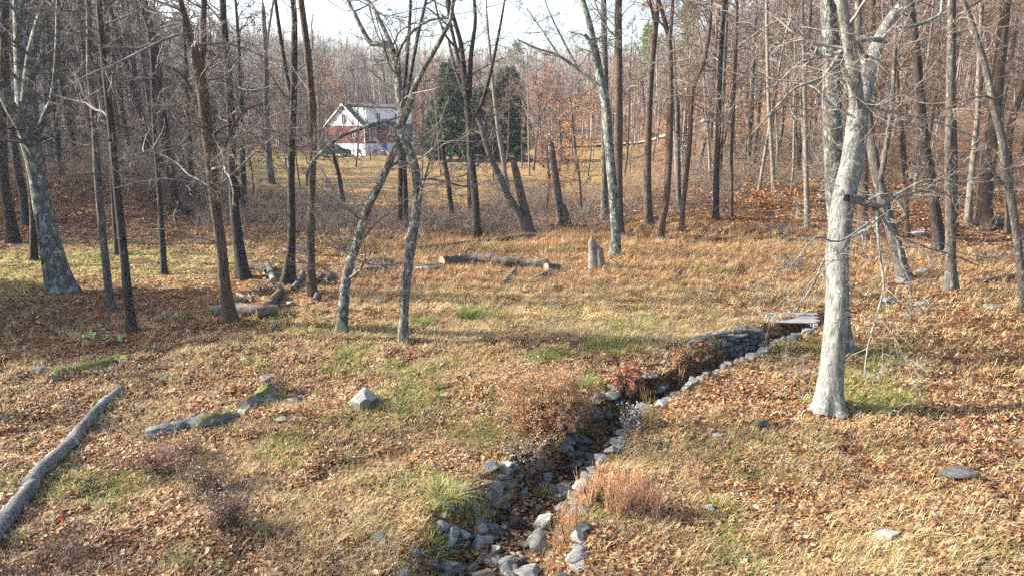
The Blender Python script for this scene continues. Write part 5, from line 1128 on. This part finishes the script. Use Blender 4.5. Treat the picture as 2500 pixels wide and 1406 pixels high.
# undergrowth: brambles and canes along the edge of the clearing
acc = Acc(); Ss = []
def canes(n, px0, px1, d0, d1, hmin, hmax, pal):
    px = g.uniform(px0, px1, n); y = g.uniform(d0, d1, n); x = (px - 1250) / F * (y * math.cos(PITCH) + 1); k = fbm(x / 3, y / 3, 55) > .36; x, y = x[k], y[k]; n = len(x)
    S = np.column_stack([x, y, height(x, y) - .03]); D = np.column_stack([g.normal(0, .7, (n, 2)), np.ones(n)]); L = g.uniform(hmin, hmax, n); c = pick(g, pal, n)
    P, Rd = grow(g, S, D, L, np.full(n, .009), 6, .18, -.10, .4); tubes(acc, P, Rd, 3, c)
    s, d_, l, r = spawn(g, P, Rd, 4, .3, 1, (.4, 1.2), .45, .7, L); P, Rd = grow(g, s, d_, l, r, 3, .2, -.03, .5); tubes(acc, P, Rd, 3, np.repeat(c, 4, axis=0))
CP = np.array([[.15, .12, .10], [.22, .175, .135], [.30, .25, .195], [.18, .125, .10]])
canes(4200, 480, 1250, 31.5, 39, .6, 1.3, CP); canes(1500, 560, 820, 38, 50, .6, 1.6, CP); canes(4500, 1180, 1800, 33, 54, .6, 1.6, CP); canes(4500, 1650, 2100, 37, 66, .7, 2.0, CP); canes(8000, -60, 560, 36, 74, .7, 2.2, CP * .75); canes(6500, 1950, 2620, 38, 100, .5, 1.9, CP); canes(3000, 1500, 1950, 50, 100, .6, 2.0, CP)  # left-bank canes get a darker colour standing in for shade
canes(1200, 400, 1300, 118, 140, 1, 3, CP)
tag(acc.build('undergrowth', M_TINT), 'tangled brown brambles and canes along the edge of the clearing', 'undergrowth', kind='stuff')

# ------------------------------------------------------------------ air
hz_ = box('haze', (860, 860, 95), (0, 0, 40), bpy.data.materials.new('haze_air'), bev=0); hm = hz_.data.materials[0]; hm.use_nodes = True; hn = hm.node_tree; hn.nodes.clear()
pv = hn.nodes.new('ShaderNodeVolumePrincipled'); pv.inputs['Color'].default_value = (.72, .85, 1, 1); pv.inputs['Density'].default_value = .00035; pv.inputs['Anisotropy'].default_value = .2
ho = hn.nodes.new('ShaderNodeOutputMaterial'); hn.links.new(pv.outputs[0], ho.inputs['Volume']); tag(hz_, 'thin pale air softening the far hills', 'haze', kind='stuff')

# every copy its own words where place tells them apart
byl = {}
for o in C.objects:
    if o.name.startswith(('bare_tree', 'ditch_stone')) and o.parent is None and 'label' in o and 'left of the photographed' not in o['label']: byl.setdefault(o['label'], []).append(o)
ORD = ['nearest', 'second nearest', 'third nearest', 'fourth nearest', 'fifth nearest', 'sixth nearest', 'seventh nearest', 'eighth nearest', 'ninth nearest', 'tenth nearest']
for lb, L_ in byl.items():
    if len(L_) > 1:
        for k_, o in enumerate(sorted(L_, key=lambda q: q.location.length)): o['label'] = (ORD[min(k_, 9)] + ' ' + lb.replace('mid-distance ', ''))
